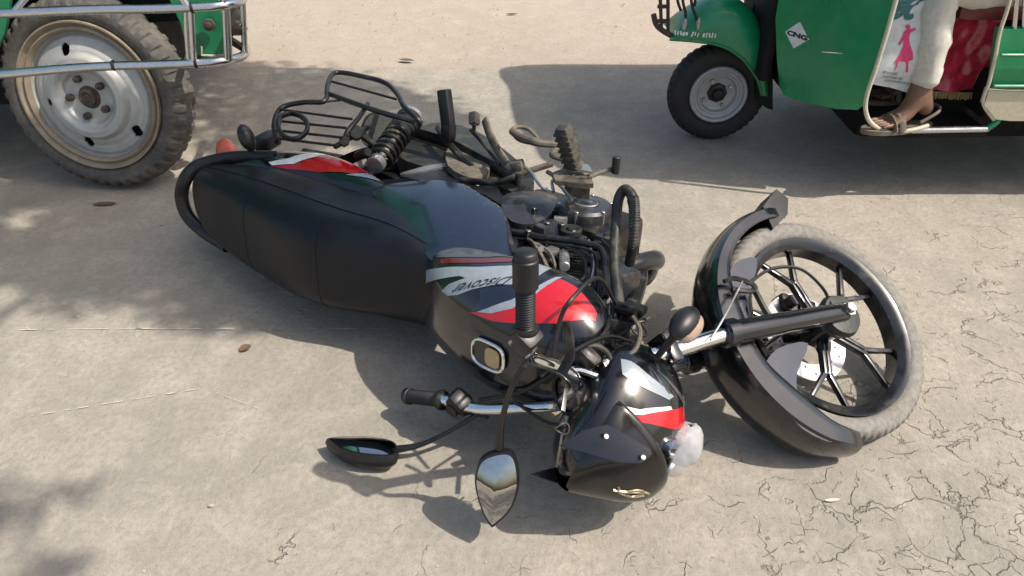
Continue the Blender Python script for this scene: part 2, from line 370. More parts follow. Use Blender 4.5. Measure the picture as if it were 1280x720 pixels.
def ground_mat(name, base, dark, light, cracks, bumpd):
    m, nt, b = newmat(name); L = nt.links
    tc = node(nt, 'ShaderNodeTexCoord'); co = tc.outputs['Object']
    def ns(scale, det=8, ro=.6, dist=0):
        n = node(nt, 'ShaderNodeTexNoise'); n.inputs['Scale'].default_value = scale; n.inputs['Detail'].default_value = det; n.inputs['Roughness'].default_value = ro; n.inputs['Distortion'].default_value = dist
        L.new(co, n.inputs['Vector']); return n.outputs['Fac']
    def mix(f_, a, c, typ='MIX'):
        x = node(nt, 'ShaderNodeMix', data_type='RGBA', blend_type=typ)
        if isinstance(f_, float): x.inputs[0].default_value = f_
        else: L.new(f_, x.inputs[0])
        for i, s in ((6, a), (7, c)):
            if isinstance(s, tuple): x.inputs[i].default_value = (*s, 1)
            else: L.new(s, x.inputs[i])
        return x.outputs[2]
    big = ns(1.3, 6, .55, .3); mid = ns(6.5, 8, .62, .2); blo = ns(22, 6, .6, .6); fin = ns(60, 8, .7); gr = ns(330, 4, .7)
    c = mix(ramp(nt, big, [(.38, g3(0)), (.64, g3(1))]).outputs[0], dark, base)
    c = mix(ramp(nt, mid, [(.44, g3(0)), (.70, g3(.75))]).outputs[0], c, light)
    c = mix(ramp(nt, blo, [(.38, g3(.38)), (.50, g3(0))]).outputs[0], c, dark)
    c = mix(ramp(nt, blo, [(.56, g3(0)), (.72, g3(.5))]).outputs[0], c, light)
    c = mix(ramp(nt, fin, [(.35, g3(.55)), (.55, g3(0))]).outputs[0], c, tuple(x * .80 for x in dark))
    c = mix(ramp(nt, gr, [(.30, g3(.45)), (.50, g3(0))]).outputs[0], c, tuple(x * .62 for x in dark))
    c = mix(ramp(nt, gr, [(.60, g3(0)), (.80, g3(.45))]).outputs[0], c, tuple(min(1, x * 1.25) for x in light))
    # small darker stains and bits of grit
    vo = node(nt, 'ShaderNodeTexVoronoi'); vo.inputs['Scale'].default_value = 26; L.new(co, vo.inputs['Vector'])
    sp_ = ramp(nt, vo.outputs['Distance'], [(.03, g3(.7)), (.10, g3(0))]).outputs[0]
    gate = ramp(nt, ns(9, 3), [(.60, g3(0)), (.66, g3(1))]).outputs[0]
    mm = node(nt, 'ShaderNodeMath', operation='MULTIPLY'); L.new(sp_, mm.inputs[0]); L.new(gate, mm.inputs[1])
    c = mix(mm.outputs[0], c, tuple(x * .45 for x in dark))
    h = node(nt, 'ShaderNodeMath', operation='MULTIPLY_ADD'); L.new(mid, h.inputs[0]); h.inputs[1].default_value = 2.6; L.new(fin, h.inputs[2])
    h2 = node(nt, 'ShaderNodeMath', operation='MULTIPLY_ADD'); L.new(gr, h2.inputs[0]); h2.inputs[1].default_value = .35; L.new(h.outputs[0], h2.inputs[2]); hh = h2.outputs[0]
    if cracks:
        nz = node(nt, 'ShaderNodeTexNoise'); nz.inputs['Scale'].default_value = 9; nz.inputs['Detail'].default_value = 4; nz.inputs['Roughness'].default_value = .55; L.new(co, nz.inputs['Vector'])
        wv = node(nt, 'ShaderNodeMix', data_type='RGBA', blend_type='LINEAR_LIGHT'); wv.inputs[0].default_value = .065; L.new(co, wv.inputs[6]); L.new(nz.outputs['Color'], wv.inputs[7])
        tot = None
        for sc_, wd, lo, hi in ((6.6, .013, .49, .60), (13, .013, .58, .64)):
            v = node(nt, 'ShaderNodeTexVoronoi', feature='DISTANCE_TO_EDGE'); v.inputs['Scale'].default_value = sc_; L.new(wv.outputs[2], v.inputs['Vector'])
            line = ramp(nt, v.outputs['Distance'], [(wd * .35, g3(1)), (wd, g3(0))]).outputs[0]
            pn = node(nt, 'ShaderNodeTexNoise'); pn.inputs['Scale'].default_value = sc_ * 1.35; pn.inputs['Detail'].default_value = 5; L.new(co, pn.inputs['Vector'])
            # cracked area: right-hand foreground of the slab
            sx = node(nt, 'ShaderNodeSeparateXYZ'); L.new(co, sx.inputs[0])
            a1 = node(nt, 'ShaderNodeMath', operation='MULTIPLY_ADD'); L.new(sx.outputs[0], a1.inputs[0]); a1.inputs[1].default_value = .13; L.new(pn.outputs['Fac'], a1.inputs[2])
            a2 = node(nt, 'ShaderNodeMath', operation='MULTIPLY_ADD'); L.new(sx.outputs[1], a2.inputs[0]); a2.inputs[1].default_value = -.15; L.new(a1.outputs[0], a2.inputs[2])
            a3 = node(nt, 'ShaderNodeMath', operation='ADD'); L.new(a2.outputs[0], a3.inputs[0]); a3.inputs[1].default_value = .11
            ms = ramp(nt, a3.outputs[0], [(lo, g3(0)), (hi, g3(1))]).outputs[0]
            k = node(nt, 'ShaderNodeMath', operation='MULTIPLY'); L.new(line, k.inputs[0]); L.new(ms, k.inputs[1])
            if tot is None: tot = k.outputs[0]
            else:
                q_ = node(nt, 'ShaderNodeMath', operation='MAXIMUM'); L.new(tot, q_.inputs[0]); L.new(k.outputs[0], q_.inputs[1]); tot = q_.outputs[0]
        tr_ = node(nt, 'ShaderNodeMath', operation='MULTIPLY'); L.new(tot, tr_.inputs[0]); tr_.inputs[1].default_value = .40
        c = mix(tr_.outputs[0], c, (.12, .10, .075))
        q_ = node(nt, 'ShaderNodeMath', operation='MULTIPLY_ADD'); L.new(tot, q_.inputs[0]); q_.inputs[1].default_value = -1.2; L.new(hh, q_.inputs[2]); hh = q_.outputs[0]
    L.new(c, b.inputs['Base Color']); b.inputs['Roughness'].default_value = .93; b.inputs['Specular IOR Level'].default_value = .2
    bp = node(nt, 'ShaderNodeBump'); bp.inputs['Strength'].default_value = 1.0; bp.inputs['Distance'].default_value = bumpd; L.new(hh, bp.inputs['Height']); L.new(bp.outputs[0], b.inputs['Normal'])
    return m
ROAD = ground_mat('dusty_concrete_road', (.335, .300, .245), (.262, .243, .205), (.40, .362, .30), True, .004)
DIRT = ground_mat('sandy_verge', (.350, .303, .245), (.322, .276, .220), (.378, .332, .272), False, .003)
FAR = ground_mat('dry_earth', (.40, .33, .24), (.34, .28, .20), (.45, .38, .28), False, .01)

# ------------------------------------------------------------------ setting
def road_edge(x): return 3.86 + .018 * math.sin(x * 1.3) + .02 * noise.noise((x * 2.3, 0, 0)) + .008 * noise.noise((x * 13, 0, 3)) + x * -.012
xs = [-40 + 35.0 * i / 20 for i in range(20)] + [-5 + .04 * i for i in range(251)] + [5 + 35.0 * i / 20 for i in range(1, 21)]
m = MB(); vs = []; ny = 12
for x in xs:
    e = road_edge(x)
    for j in range(ny + 1): vs.append((x, e - (e + 6) * (1 - j / ny) ** 1.0, 0))
m.add(vs, [(i * (ny + 1) + j, (i + 1) * (ny + 1) + j, (i + 1) * (ny + 1) + j + 1, i * (ny + 1) + j + 1) for i in range(len(xs) - 1) for j in range(ny)])
road = m.build('road', ROAD, smooth=0, kind='structure', fix=False)
m = MB(); vs = []
for x in xs:
    for j in range(25):
        y = 3.6 + j * .35; vs.append((x, y, -.012 + (.012 * noise.noise((x * 1.7, y * 1.7, 1)) + .006) * min(1, j / 3)))
m.add(vs, [(i * 25 + j, (i + 1) * 25 + j, (i + 1) * 25 + j + 1, i * 25 + j + 1) for i in range(len(xs) - 1) for j in range(24)])
verge = m.build('dirt_verge', DIRT, smooth=60, kind='structure', fix=False)
MB().add([(-900, -900, -.05), (900, -900, -.05), (900, 900, -.05), (-900, 900, -.05)], [(0, 1, 2, 3)]).build('ground', FAR, smooth=0, kind='structure', fix=False)
# sand drifted over the slab edge, lumps of real grit
m = MB()
def pebble(m, x, y, z, r):
    M = Matrix.Rotation(random.random() * 6, 3, 'Z') @ Matrix.Diagonal((1, random.uniform(.5, .9), random.uniform(.35, .7)))
    n = 6; vs = []; ring = []
    for (ph, k) in ((.25, .6), (.75, 1.0), (1.3, .75)):
        for j in range(n):
            a = 6.283 * j / n + ph; q_ = r * k * random.uniform(.8, 1.15); vs.append(V3((x, y, z)) + M @ V3((q_ * math.cos(a), q_ * math.sin(a), r * (-.9 + ph * 1.3))))
    fs = [(i * n + j, i * n + (j + 1) % n, (i + 1) * n + (j + 1) % n, (i + 1) * n + j) for i in range(2) for j in range(n)] + [tuple(2 * n + j for j in range(n))]
    m.add(vs, fs)
for i in range(2600):
    y = random.uniform(.75, 3.9); x = random.uniform(-1, 1) * (.5 + y * .9)
    if noise.noise((x * 2.1, y * 2.1, 5)) < -.05 and random.random() < .75: continue
    pebble(m, x, y, .0008, random.choice((.001, .0013, .0016, .002, .003)) * random.uniform(.7, 1.3))
for i in range(900):
    y = random.uniform(3.9, 6.5); x = random.uniform(-4, 4); pebble(m, x, y, .001, random.uniform(.002, .006))
tag(m.build('grit', STONE, smooth=0, kind='stuff'), 'fine pale grit and crumbs of stone scattered over the dusty road', 'grit', kind='stuff')
def leaf_obj(px, L_, W_, rz, lab, mat=DRYL, curl=.35):
    m = MB(); vs = []; n = 7
    for i in range(n + 1):
        t_ = i / n; w = math.sin(math.pi * min(1, t_ * 1.02)) ** .7 * W_ / 2 + .0008
        for s in (-1, 0, 1): vs.append(((t_ - .5) * L_, s * w, .002 + abs(s) * w * curl + .18 * L_ * (t_ - .5) ** 2))
    k = len(vs); vs += [(a, b_, c - .0012) for a, b_, c in vs]
    fs = [(i * 3 + j, (i + 1) * 3 + j, (i + 1) * 3 + j + 1, i * 3 + j + 1) for i in range(n) for j in (0, 1)]
    fs += [tuple(q_ + k for q_ in reversed(f_)) for f_ in fs]
    rim = [i * 3 for i in range(n + 1)] + [i * 3 + 2 for i in range(n, -1, -1)]
    fs += [(rim[i], rim[(i + 1) % len(rim)], rim[(i + 1) % len(rim)] + k, rim[i] + k) for i in range(len(rim))]
    o = m.add(vs, fs).build('dry_leaf', mat); o.location = px; o.rotation_euler = (0, 0, rz); return tag(o, lab, 'leaf')
leaf_obj((-.569, 3.959, 0), .085, .03, -.25, 'dark curled dry leaf lying on the sandy verge behind the motorcycle rack')
leaf_obj((-1.494, 2.386, .002), .085, .022, .05, 'flat brown dry leaf on the road below the big truck wheel')
leaf_obj((-.742, 1.575, .002), .035, .026, .9, 'small squarish brown leaf scrap in front of the motorcycle seat shadow')
leaf_obj((.71, 1.058, .002), .035, .007, .1, 'thin pale straw bit on the road below the front tyre', CHALK)
leaf_obj((0, 4.832, 0), .07, .02, .1, 'pale dry leaf at the top of the sandy verge')
leaf_obj((-.752, 2.673, 0) , .04, .02, .1, 'small dark leaf scrap behind the seat of the motorcycle')
for k, (p, s) in enumerate([((-1.394, 1.663, 0), .007), ((-1.231, 2.242, 0), .006), ((-1.135, 1.893, 0), .006), ((-1.275, 1.719, 0), .005), ((-.661, 1.042, 0), .008), ((.738, 5.053, 0), .012), ((.629, 4.562, 0), .01), ((-.736, 4.832, 0), .01)]):
    m = MB(); pebble(m, 0, 0, s * .6, s); o = m.build('pebble', STONE, smooth=0); o.location = p
    tag(o, ['dark pebble on the pale line at the left edge', 'small pebble just left of the seat grab rail', 'small pebble on the shaded road left of the seat', 'tiny pebble on the lit road under the shaded patch', 'pebble on the road in the lower left foreground', 'stone on the sandy verge left of the rickshaw front wheel', 'stone on the verge above the rickshaw shadow', 'stone at the top of the sandy verge near the middle'][k], 'pebble')
# pale straight scrape lines on the slab
def mark(pts, w, seed):
    m = MB(); vs = []; n = 90; fs = []
    for i in range(n + 1):
        p = V3(cr([list(q_) for q_ in pts], i / n)); ww = w * max(0, .35 + 1.3 * noise.noise((i * .17, seed, 0)))
        vs += [(p.x, p.y - ww, .004), (p.x, p.y + ww, .004)]
        if i and ww > w * .25: fs.append((2 * i - 2, 2 * i, 2 * i + 1, 2 * i - 1))
    m.add(vs, fs).build('scrape_line', CHALK, road, smooth=0, fix=False)
mark([(-1.517, 1.655, 0), (-1.129, 1.663, 0), (-.782, 1.659, 0)], .0022, 1)
mark([(-1.083, 1.663, 0), (-.622, 1.663, 0), (0, 1.659, 0)], .0022, 5)
mark([(-1.201, 1.317, 0), (-1.003, 1.367, 0), (-.814, 1.414, 0)], .0022, 2)
mark([(-.768, 1.4, 0), (-.696, 1.367, 0), (-.626, 1.336, 0)], .0014, 3)


# ------------------------------------------------------------------ motorcycle, lying on its right side
RB = Matrix(((0.81451, 0.04695, -0.57824), (-0.57911, 0.12535, -0.80555), (0.03466, 0.991, 0.12929)))
BT = Vector((-.1134, 2.4383, .1238))
BIKE = Matrix.Translation(BT) @ RB.to_4x4()
bike = empty('motorcycle', BIKE)
tag(bike, 'black and red motorcycle with silver stripes lying on its right side on the road', 'motorcycle')
S0 = Vector((1.395, 0, 0)); RS = Matrix(((0.84149, 0.53445, -0.07903), (-0.53445, 0.80209, -0.26647), (-0.07903, 0.26647, 0.9606)))
ST = Matrix.Translation(S0) @ RS.to_4x4() @ Matrix.Translation(-S0)      # handlebars and fork turned to the right
def steer(p): return S0 + RS @ (V3(p) - S0)
def unsteer(p): return S0 + RS.transposed() @ (V3(p) - S0)
YA = V3((0, 1, 0))
# --- front wheel
FC = V3((1.305, 0, .29))
def tyre(name, par, c, R0, rim, W, mat, M, n, tread, ax=(0, 1, 0), k=26):
    prof = []
    for j in range(k):
        a = 2 * math.pi * j / k; x = sp(math.cos(a), 2.3) * W / 2; h = (R0 - rim) / 2; r = rim + h + sp(math.sin(a), 2.5) * h
        prof.append((x, r))
    return MB().lathe(prof, c, ax, n, closed=True, disp=tread).build(name, mat, par, M, smooth=32)
def tr_moto(R0, rim, depth):
    def d(th, j, a, r):
        k = (r - rim) / (R0 - rim)
        if k > .74:
            s = a * 26
            w = (math.sin(th * 78 + s * 2.2) > .40) or (abs(a) < .0035)
            if w and abs(a) > .004: r -= depth * min(1, (k - .74) * 9)
        return a, r
    return d
tyre('tyre', bike, FC, .294, .235, .072, TYRE, ST, 416, tr_moto(.294, .235, .0032))
whl = MB().lathe([(-.034, .232), (-.036, .239), (-.031, .240), (-.026, .232), (-.014, .222), (.014, .222), (.026, .232), (.031, .240), (.036, .239), (.034, .232), (.030, .224), (.020, .212), (-.020, .212), (-.030, .224)], FC, YA, 96, closed=True).build('rim', RIMB, bike, ST)
sp_ang = [-88.94 , ]
base_a = R(sp_ang[0])
for k in range(5):
    m = MB(); a = base_a + k * 2 * math.pi / 5
    d = lambda an, r, y=0: FC + V3((math.cos(an) * r, y, math.sin(an) * r))
    m.bar(d(a - .22, .030, .0), d(a - .045, .135, .003), .0105, .020, bev=.004); m.bar(d(a + .22, .030), d(a + .045, .135, .003), .0105, .020, bev=.004)
    m.bar(d(a - .02, .122, .003), d(a - .26, .217), .013, .018, bev=.004, w1=.011); m.bar(d(a + .02, .122, .003), d(a + .26, .217), .013, .018, bev=.004, w1=.011)
    m.build('spoke', RIMB, bike, ST)
MB().lathe([(-.05, 0), (-.05, .03), (-.035, .04), (.03, .042), (.045, .05), (.052, .046), (.054, .02), (.054, 0)], FC, YA, 32).build('hub', RIMB, bike, ST)
MB().lathe([(.056, 0), (.056, .052), (.066, .056), (.080, .050), (.083, .03), (.083, 0)], FC, YA, 28).build('speedometer_drive', OLIVE, bike, ST)
# brake disc with holes punched, on the far (right) side
def ringplate(c, y0, y1, r0, r1, holes, mat, name, par, M, hr=.0045):
    poly_n = 64; m = MB(); vs = []; fs = []
    rows = [r0 + (r1 - r0) * i / 6 for i in range(7)]; n = 120
    for s, y in ((0, y0), (1, y1)):
        for r in rows:
            for j in range(n):
                a = 2 * math.pi * j / n; vs.append((c[0] + r * math.cos(a), y, c[2] + r * math.sin(a)))
    def idx(s, i, j): return s * 7 * n + i * n + j % n
    open_ = lambda i, j: ((j // 2) % 5 == (0 if i == 1 else (2 if i == 3 else -1)) and j % 2 == 0)
    for i in range(6):
        for j in range(n):
            if open_(i, j): 
                for (i1, j1, i2, j2) in ((i, j, i, j + 1), (i, j + 1, i + 1, j + 1), (i + 1, j + 1, i + 1, j), (i + 1, j, i, j)): fs.append((idx(0, i1, j1), idx(0, i2, j2), idx(1, i2, j2), idx(1, i1, j1)))
                continue
            fs.append((idx(0, i, j), idx(0, i, j + 1), idx(0, i + 1, j + 1), idx(0, i + 1, j))); fs.append((idx(1, i, j), idx(1, i + 1, j), idx(1, i + 1, j + 1), idx(1, i, j + 1)))
    for i in (0, 6):
        for j in range(n): fs.append((idx(0, i, j), idx(1, i, j), idx(1, i, j + 1), idx(0, i, j + 1)))
    return m.add(vs, fs).build(name, mat, par, M, smooth=30)
ringplate(FC, -.062, -.058, .078, .121, 0, DISC, 'brake_disc', bike, ST)
for k in range(5):
    m = MB(); a = base_a + .3 + k * 1.2566; m.bar(FC + V3((math.cos(a) * .04, -.058, math.sin(a) * .04)), FC + V3((math.cos(a + .25) * .085, -.06, math.sin(a + .25) * .085)), .014, .005); m.build('disc_carrier', RIMB, bike, ST)
m = MB(); cc = (1.228, -.07, .246)
m.box(cc, (.07, .05, .05), Matrix.Rotation(R(35), 3, 'Y'), .008).box((cc[0] + .03, cc[1] + .02, cc[2] - .02), (.05, .03, .035), Matrix.Rotation(R(35), 3, 'Y'), .006)
m.cyl((cc[0] - .01, cc[1] - .02, cc[2] + .01), (cc[0] - .01, cc[1] + .045, cc[2] + .01), .016)
m.build('brake_caliper', DUSTY, bike, ST)
m = MB(); m.cyl((1.305, -.09, .29), (1.305, .118, .29), .009); m.cyl((1.305, .098, .29), (1.305, .108, .29), .016, 6)
m.build('axle', ALLOY, bike, ST)
# --- fork legs: chromed tube over a black slider
AX = V3((-.40, 0, .916)).normalized()
for s in (1, -1):
    a = V3((1.297, .085 * s, .295)); b_ = V3((1.111, .085, .606)); b_.y *= s; top = V3((.992, .087, .862)); top.y *= s
    d = (b_ - a).normalized()
    sl = MB().lathe([(-.022, 0), (-.022, .016), (-.008, .023), (.03, .023), (.06, .0245), (.19, .0250), (.20, .0265), ((b_ - a).length - .035, .0265), ((b_ - a).length - .033, .0325), ((b_ - a).length - .004, .0325), ((b_ - a).length, .027), ((b_ - a).length, .02)], a, d, 28).build('fork_slider', BLACK, bike, ST)
    MB().cyl(b_ - d * .02, top, .0185, 24).build('fork_tube', CHROME, bike, ST)
    MB().cyl(a + V3((0, .012 * s, 0)) - d * .004, a + V3((0, .034 * s, 0)) - d * .004, .013, 6).build('axle_nut', ALLOY, bike, ST)
m = MB(); tt = V3((.992, .087, .862)); mid = V3((tt.x + .0, 0, tt.z))
m.box((tt.x - .005, 0, tt.z + .03), (.065, .20, .022), Matrix.Rotation(R(-24), 3, 'Y'), .008); m.build('upper_fork_clamp', CHROME, bike, ST)
l2 = V3((1.05, .087, .745))
MB().box((l2.x - .01, 0, l2.z), (.07, .225, .03), Matrix.Rotation(R(-24), 3, 'Y'), .008).build('lower_fork_clamp', BLACK, bike, ST)
MB().cyl((l2.x - .05, 0, l2.z - .02), (tt.x - .06, 0, tt.z + .03), .026).build('steering_stem', DUSTY, bike, ST)
# --- front mudguard
def fender_mesh():
    m = MB(); n = 56; k = 18; a0, a1 = R(214), R(47)
    def pt(i, j, inn):
        t_ = i / n; th = a0 + (a1 - a0) * t_; s = -1 + 2 * j / k
        W = (.054 + .012 * min(1, max(0, (t_ - .3) / .3))) * (1 - .30 * max(0, (t_ - .90) / .10) ** 2) * (1 - .35 * max(0, (.06 - t_) / .06))
        side = .024 + .030 * math.exp(-((t_ - .50) / .12) ** 2) + .040 * math.exp(-((t_ - .76) / .16) ** 2)
        Ro = .338 + .008 * math.sin(t_ * 3.1) - (.012 if t_ > .9 else 0) * (t_ - .9) * 10
        a = abs(s); y = W * (min(1, a / .66667) ** .82) * (1 if s > 0 else -1)
        r = Ro - .014 * (min(1, a / .66667)) ** 2.2 - max(0, (a - .66667) / .33333) * side
        if inn: r -= .003; y *= .955
        return FC + V3((math.cos(th) * r, y, math.sin(th) * r))
    vs = [pt(i, j, 0) for i in range(n + 1) for j in range(k + 1)] + [pt(i, j, 1) for i in range(n + 1) for j in range(k + 1)]
    o = (n + 1) * (k + 1); q_ = k + 1
    fs = [(i * q_ + j, (i + 1) * q_ + j, (i + 1) * q_ + j + 1, i * q_ + j + 1) for i in range(n) for j in range(k)]
    fs += [tuple(x + o for x in reversed(f_)) for f_ in fs]
    rim = [i * q_ for i in range(n + 1)] + [n * q_ + j for j in range(1, k + 1)] + [i * q_ + k for i in range(n - 1, -1, -1)] + [j for j in range(k - 1, 0, -1)]
    fs += [(rim[i], rim[(i + 1) % len(rim)], rim[(i + 1) % len(rim)] + o, rim[i] + o) for i in range(len(rim))]
    return m.add(vs, fs)
fender = fender_mesh().build('front_mudguard', BLACK, bike, ST, smooth=50)
# side skirts by the fork, tinted blue in the colour for reflected sky
sk = [(1.232, .064, .504), (1.283, .064, .419), (1.302, .064, .513), (1.341, .064, .565), (1.399, .064, .583), (1.449, .064, .588), (1.379, .064, .619), (1.302, .064, .609), (1.243, .064, .591)]
MB().plate(smooth_poly([(p[0], p[2]) for p in sk], 3), lambda a, b: ((a, .0585, b), (0, 1, 0)), .003, .014).build('mudguard_side_skirt', PANEL, bike, ST)
sk = [(1.033, .062, .4), (1.064, .062, .324), (1.096, .062, .389), (1.123, .062, .473), (1.173, .062, .493), (1.132, .062, .566), (1.075, .062, .516)]
MB().plate(smooth_poly([(p[0], p[2]) for p in sk], 3), lambda a, b: ((a, .0520, b), (0, 1, 0)), .003, .014).build('mudguard_side_skirt', PANEL, bike, ST)
fl = [(.994, .03, .161), (.989, .03, .075), (1.029, .03, .071), (1.055, .03, .12), (1.051, .03, .198)]
MB().plate([(p[0], p[2]) for p in fl], lambda a, b: ((a, .045, b), (0, 1, 0)), .07, .02).build('mud_flap', PLAST, bike, ST)
m = MB(); m.tube([(1.039, .075, .478), (1.052, .08, .453), (1.092, .08, .426), (1.105, .078, .438), (1.065, .075, .479)], .006, 6); m.tube([(1.101, .075, .427), (1.148, .08, .456), (1.178, .085, .471)], .008, 6)
m.build('mudguard_bracket', DUSTY, bike, ST)
MB().tube([(1.089, .06, .404), (1.111, .05, .311), (1.165, .05, .243), (1.234, .06, .249), (1.274, .085, .306)], .0042, 8, 30).build('speedometer_cable', PLAST, bike, ST)
MB().tube([(1.07, .085, .447), (1.084, .11, .577), (1.093, .115, .667)], .0025, 6).build('brake_hose_wire', ALLOY, bike, ST)
MB().tube([(1.124, -.09, .566), (1.204, -.1, .547), (1.245, -.095, .47), (1.235, -.085, .285)], .005, 8).build('brake_hose', PLAST, bike, ST)
# --- handlebar
hb = [(.705, -.355, 1.062), (.765, -.255, 1.05), (.844, -.205, 1.02), (.903, -.14, .983), (.96, -.075, .942), (.958, .0, .955), (.952, .075, .955), (.905, .13, .99), (.850, .175, 1.045), (.826, .225, 1.058), (.727, .355, 1.02)]
MB().tube(hb, .0132, 14, 90).build('handlebar', CHROME, bike, ST)
def grip(p0, p1, name='grip'):
    p0 = V3(p0); p1 = V3(p1); L_ = (p1 - p0).length; prof = [(0, .012), (0, .023), (.005, .025), (.010, .023), (.011, .0172)]
    k = 26
    for i in range(k):
        a = .012 + (L_ - .03) * i / k; prof += [(a, .0163), (a + (L_ - .03) / k * .5, .0178)]
    prof += [(L_ - .017, .018), (L_ - .016, .0205), (L_ - .003, .0205), (L_, .017), (L_, 0)]
    return MB().lathe(prof, p0, p1 - p0, 20).build(name, RUB, bike, ST, smooth=50)
gl0 = V3((.826, .225, 1.058)); gl1 = V3((.724, .365, 1.017))
d = (gl1 - gl0); grip(gl0 + d * .12, gl1)
gr0 = V3((.772, -.248, 1.049)); gr1 = V3((.696, -.358, 1.064)); grip(gr0, gr1)
m = MB(); dn = d.normalized()
m.cyl(gl0 + d * .60, gl0 + d * .93, .0225, 18)
m.build('grip_sleeve', RUB, bike, ST)
m = MB(); sw = gl0 + d * .03
m.box(sw, (.045, .052, .045), None, .012).box(sw + V3((.01, -.03, .0)), (.038, .03, .04), None, .01); m.build('left_switchgear', PLAST, bike, ST)
m = MB(); m.box(sw + V3((-.012, -.01, .018)), (.012, .016, .008), None, .002).box(sw + V3((-.016, .008, .01)), (.008, .012, .01), None, .002); m.build('switch_button', ALLOY, bike, ST)
m = MB(); sw2 = V3((.80, -.225, 1.035)); m.box(sw2, (.045, .055, .045), None, .012); m.build('right_switchgear', PLAST, bike, ST)
m = MB(); bx_ = V3((.804, -.235, 1.027)); m.box(bx_, (.05, .05, .04), Matrix.Rotation(.5, 3, 'Z'), .01).cyl(bx_ + V3((-.0, 0, .02)), bx_ + V3((0, 0, .034)), .017); m.build('brake_fluid_reservoir', DUSTY, bike, ST)
def lever(p, name):
    return MB().tube(p, [.008, .0075, .007, .0065, .009][:len(p)], 8, 30, sq=(1.3, .7, 2.5)).build(name, DUSTY, bike, ST)
lever([(.912, .16, 1.012), (.901, .18, .987), (.878, .2, .973), (.85, .22, .964)], 'clutch_lever')
lever([V3((.86, -.20, 1.02)), V3((.865, -.25, 1.0)), V3((.84, -.30, .995)), V3((.80, -.36, 1.0)), V3((.78, -.385, 1.0))], 'brake_lever')
# --- mirrors: shell, glass, stem
def mirror(center, nrm, up, w, h, stem, name='mirror'):
    nrm = V3(nrm).normalized(); up = V3(up); up = (up - nrm * up.dot(nrm)).normalized(); rt = up.cross(nrm); c = V3(center)
    out = [(-.10, .44), (.26, .48), (.44, .32), (.52, -.02), (.40, -.34), (.10, -.58), (-.02, -.60), (-.26, -.38), (-.46, -.02), (-.40, .30)]
    out = smooth_poly([(a * w, b * h) for a, b in out], 4); n = len(out); m = MB(); vs = []; rings = [(1.0, .0), (1.05, -.010), (1.0, -.026), (.82, -.040), (.5, -.048), (.15, -.050)]
    for k, z in rings:
        for a, b in out: vs.append(c + rt * a * k + up * b * k + nrm * z)
    fs = [(i * n + j, i * n + (j + 1) % n, (i + 1) * n + (j + 1) % n, (i + 1) * n + j) for i in range(len(rings) - 1) for j in range(n)] + [tuple((len(rings) - 1) * n + j for j in range(n)), tuple(range(n - 1, -1, -1))]
    s = m.add(vs, fs).build(name, PLAST, bike, ST, smooth=60)
    gr_ = [1.0, .8, .6, .4, .2]; gv = [c + rt * a * .93 * k + up * b * .93 * k + nrm * (.0012 + .006 * (1 - k * k)) for k in gr_ for a, b in out] + [c + nrm * .0072]
    MB().add(gv, [(i * n + j, i * n + (j + 1) % n, (i + 1) * n + (j + 1) % n, (i + 1) * n + j) for i in range(4) for j in range(n)] + [(4 * n + j, 4 * n + (j + 1) % n, 5 * n) for j in range(n)]).build('mirror_glass', MIRR, s, smooth=80)
    MB().tube(stem, [.0055, .0055, .0065, .010][:len(stem)] if len(stem) == 4 else .0058, 10, 30).build('mirror_stem', PLAST, s)
    return s
def wdir(v): return RS.transposed() @ (RB.transposed() @ V3(v))      # world direction -> fork frame
mB = V3((.979, -.078, 1.167)); mBt = V3((.938, -.03, 1.11))
mirror(mB, wdir((-.05, -.89, .45)), wdir((.10, .44, .89)), .088, .148, [(.854, .19, 1.074), (.866, .13, 1.093), (.896, .03, 1.106), (.932, -.04, 1.121)])
mA = V3((.72, -.35, 1.218))
mirror(mA, wdir((.05, .30, .95)), wdir((1.0, -.22, .02)), .080, .160, [(.856, -.2, 1.013), (.832, -.27, 1.086), (.807, -.31, 1.141), (.769, -.345, 1.187)])
# --- instruments
m = MB(); c = V3((.96, .02, .954))
m.lathe([(-.035, 0), (-.035, .03), (-.01, .047), (.006, .049), (.010, .045), (.008, .042)], c, V3((-.35, .0, .94)), 30); m.build('instrument_pod', PLAST, bike, ST)
MB().lathe([(.004, .0), (.006, .030), (.004, .043)], c, V3((-.35, .0, .94)), 30).build('instrument_glass', SMOKE, bike, ST)
MB().lathe([(.007, .042), (.013, .046), (.007, .0495)], c, V3((-.35, 0, .94)), 30, closed=True).build('instrument_bezel', DUSTY, bike, ST)
MB().tube([(.916, .07, .966), (.933, .08, .934), (.972, .08, .909), (.991, .08, .888), (.978, .085, .874)], .008, 8, 30).build('handlebar_clamp', CHROME, bike, ST)
m = MB(); m.box((.93, .09, .906), (.05, .05, .03), None, .012); m.tube([(.906, .1, .919), (.922, .11, .885), (.954, .1, .868), (.982, .09, .883)], .006); m.build('ignition_housing', DUSTY, bike, ST)
# cables from the bars to the frame
cab = [[(.883, .12, .984), (.84, .17, .938), (.827, .2, .9), (.833, .16, .794), (.896, .08, .748)], [(.889, .13, 1.032), (.899, .14, .951), (.93, .1, .837), (.988, .05, .765)], [(.884, -.12, .986), (.98, -.08, .978), (1.026, -.02, .928), (1.043, 0, .813)], [(.832, -.2, 1.004), (.884, -.1, .969), (.907, 0, .94), (.949, .04, .86), (.984, .02, .751)]]
for i, p in enumerate(cab): MB().tube(p, (.0045, .0035, .004, .0045)[i], 7, 36).build('control_cable', RUB, bike, ST)
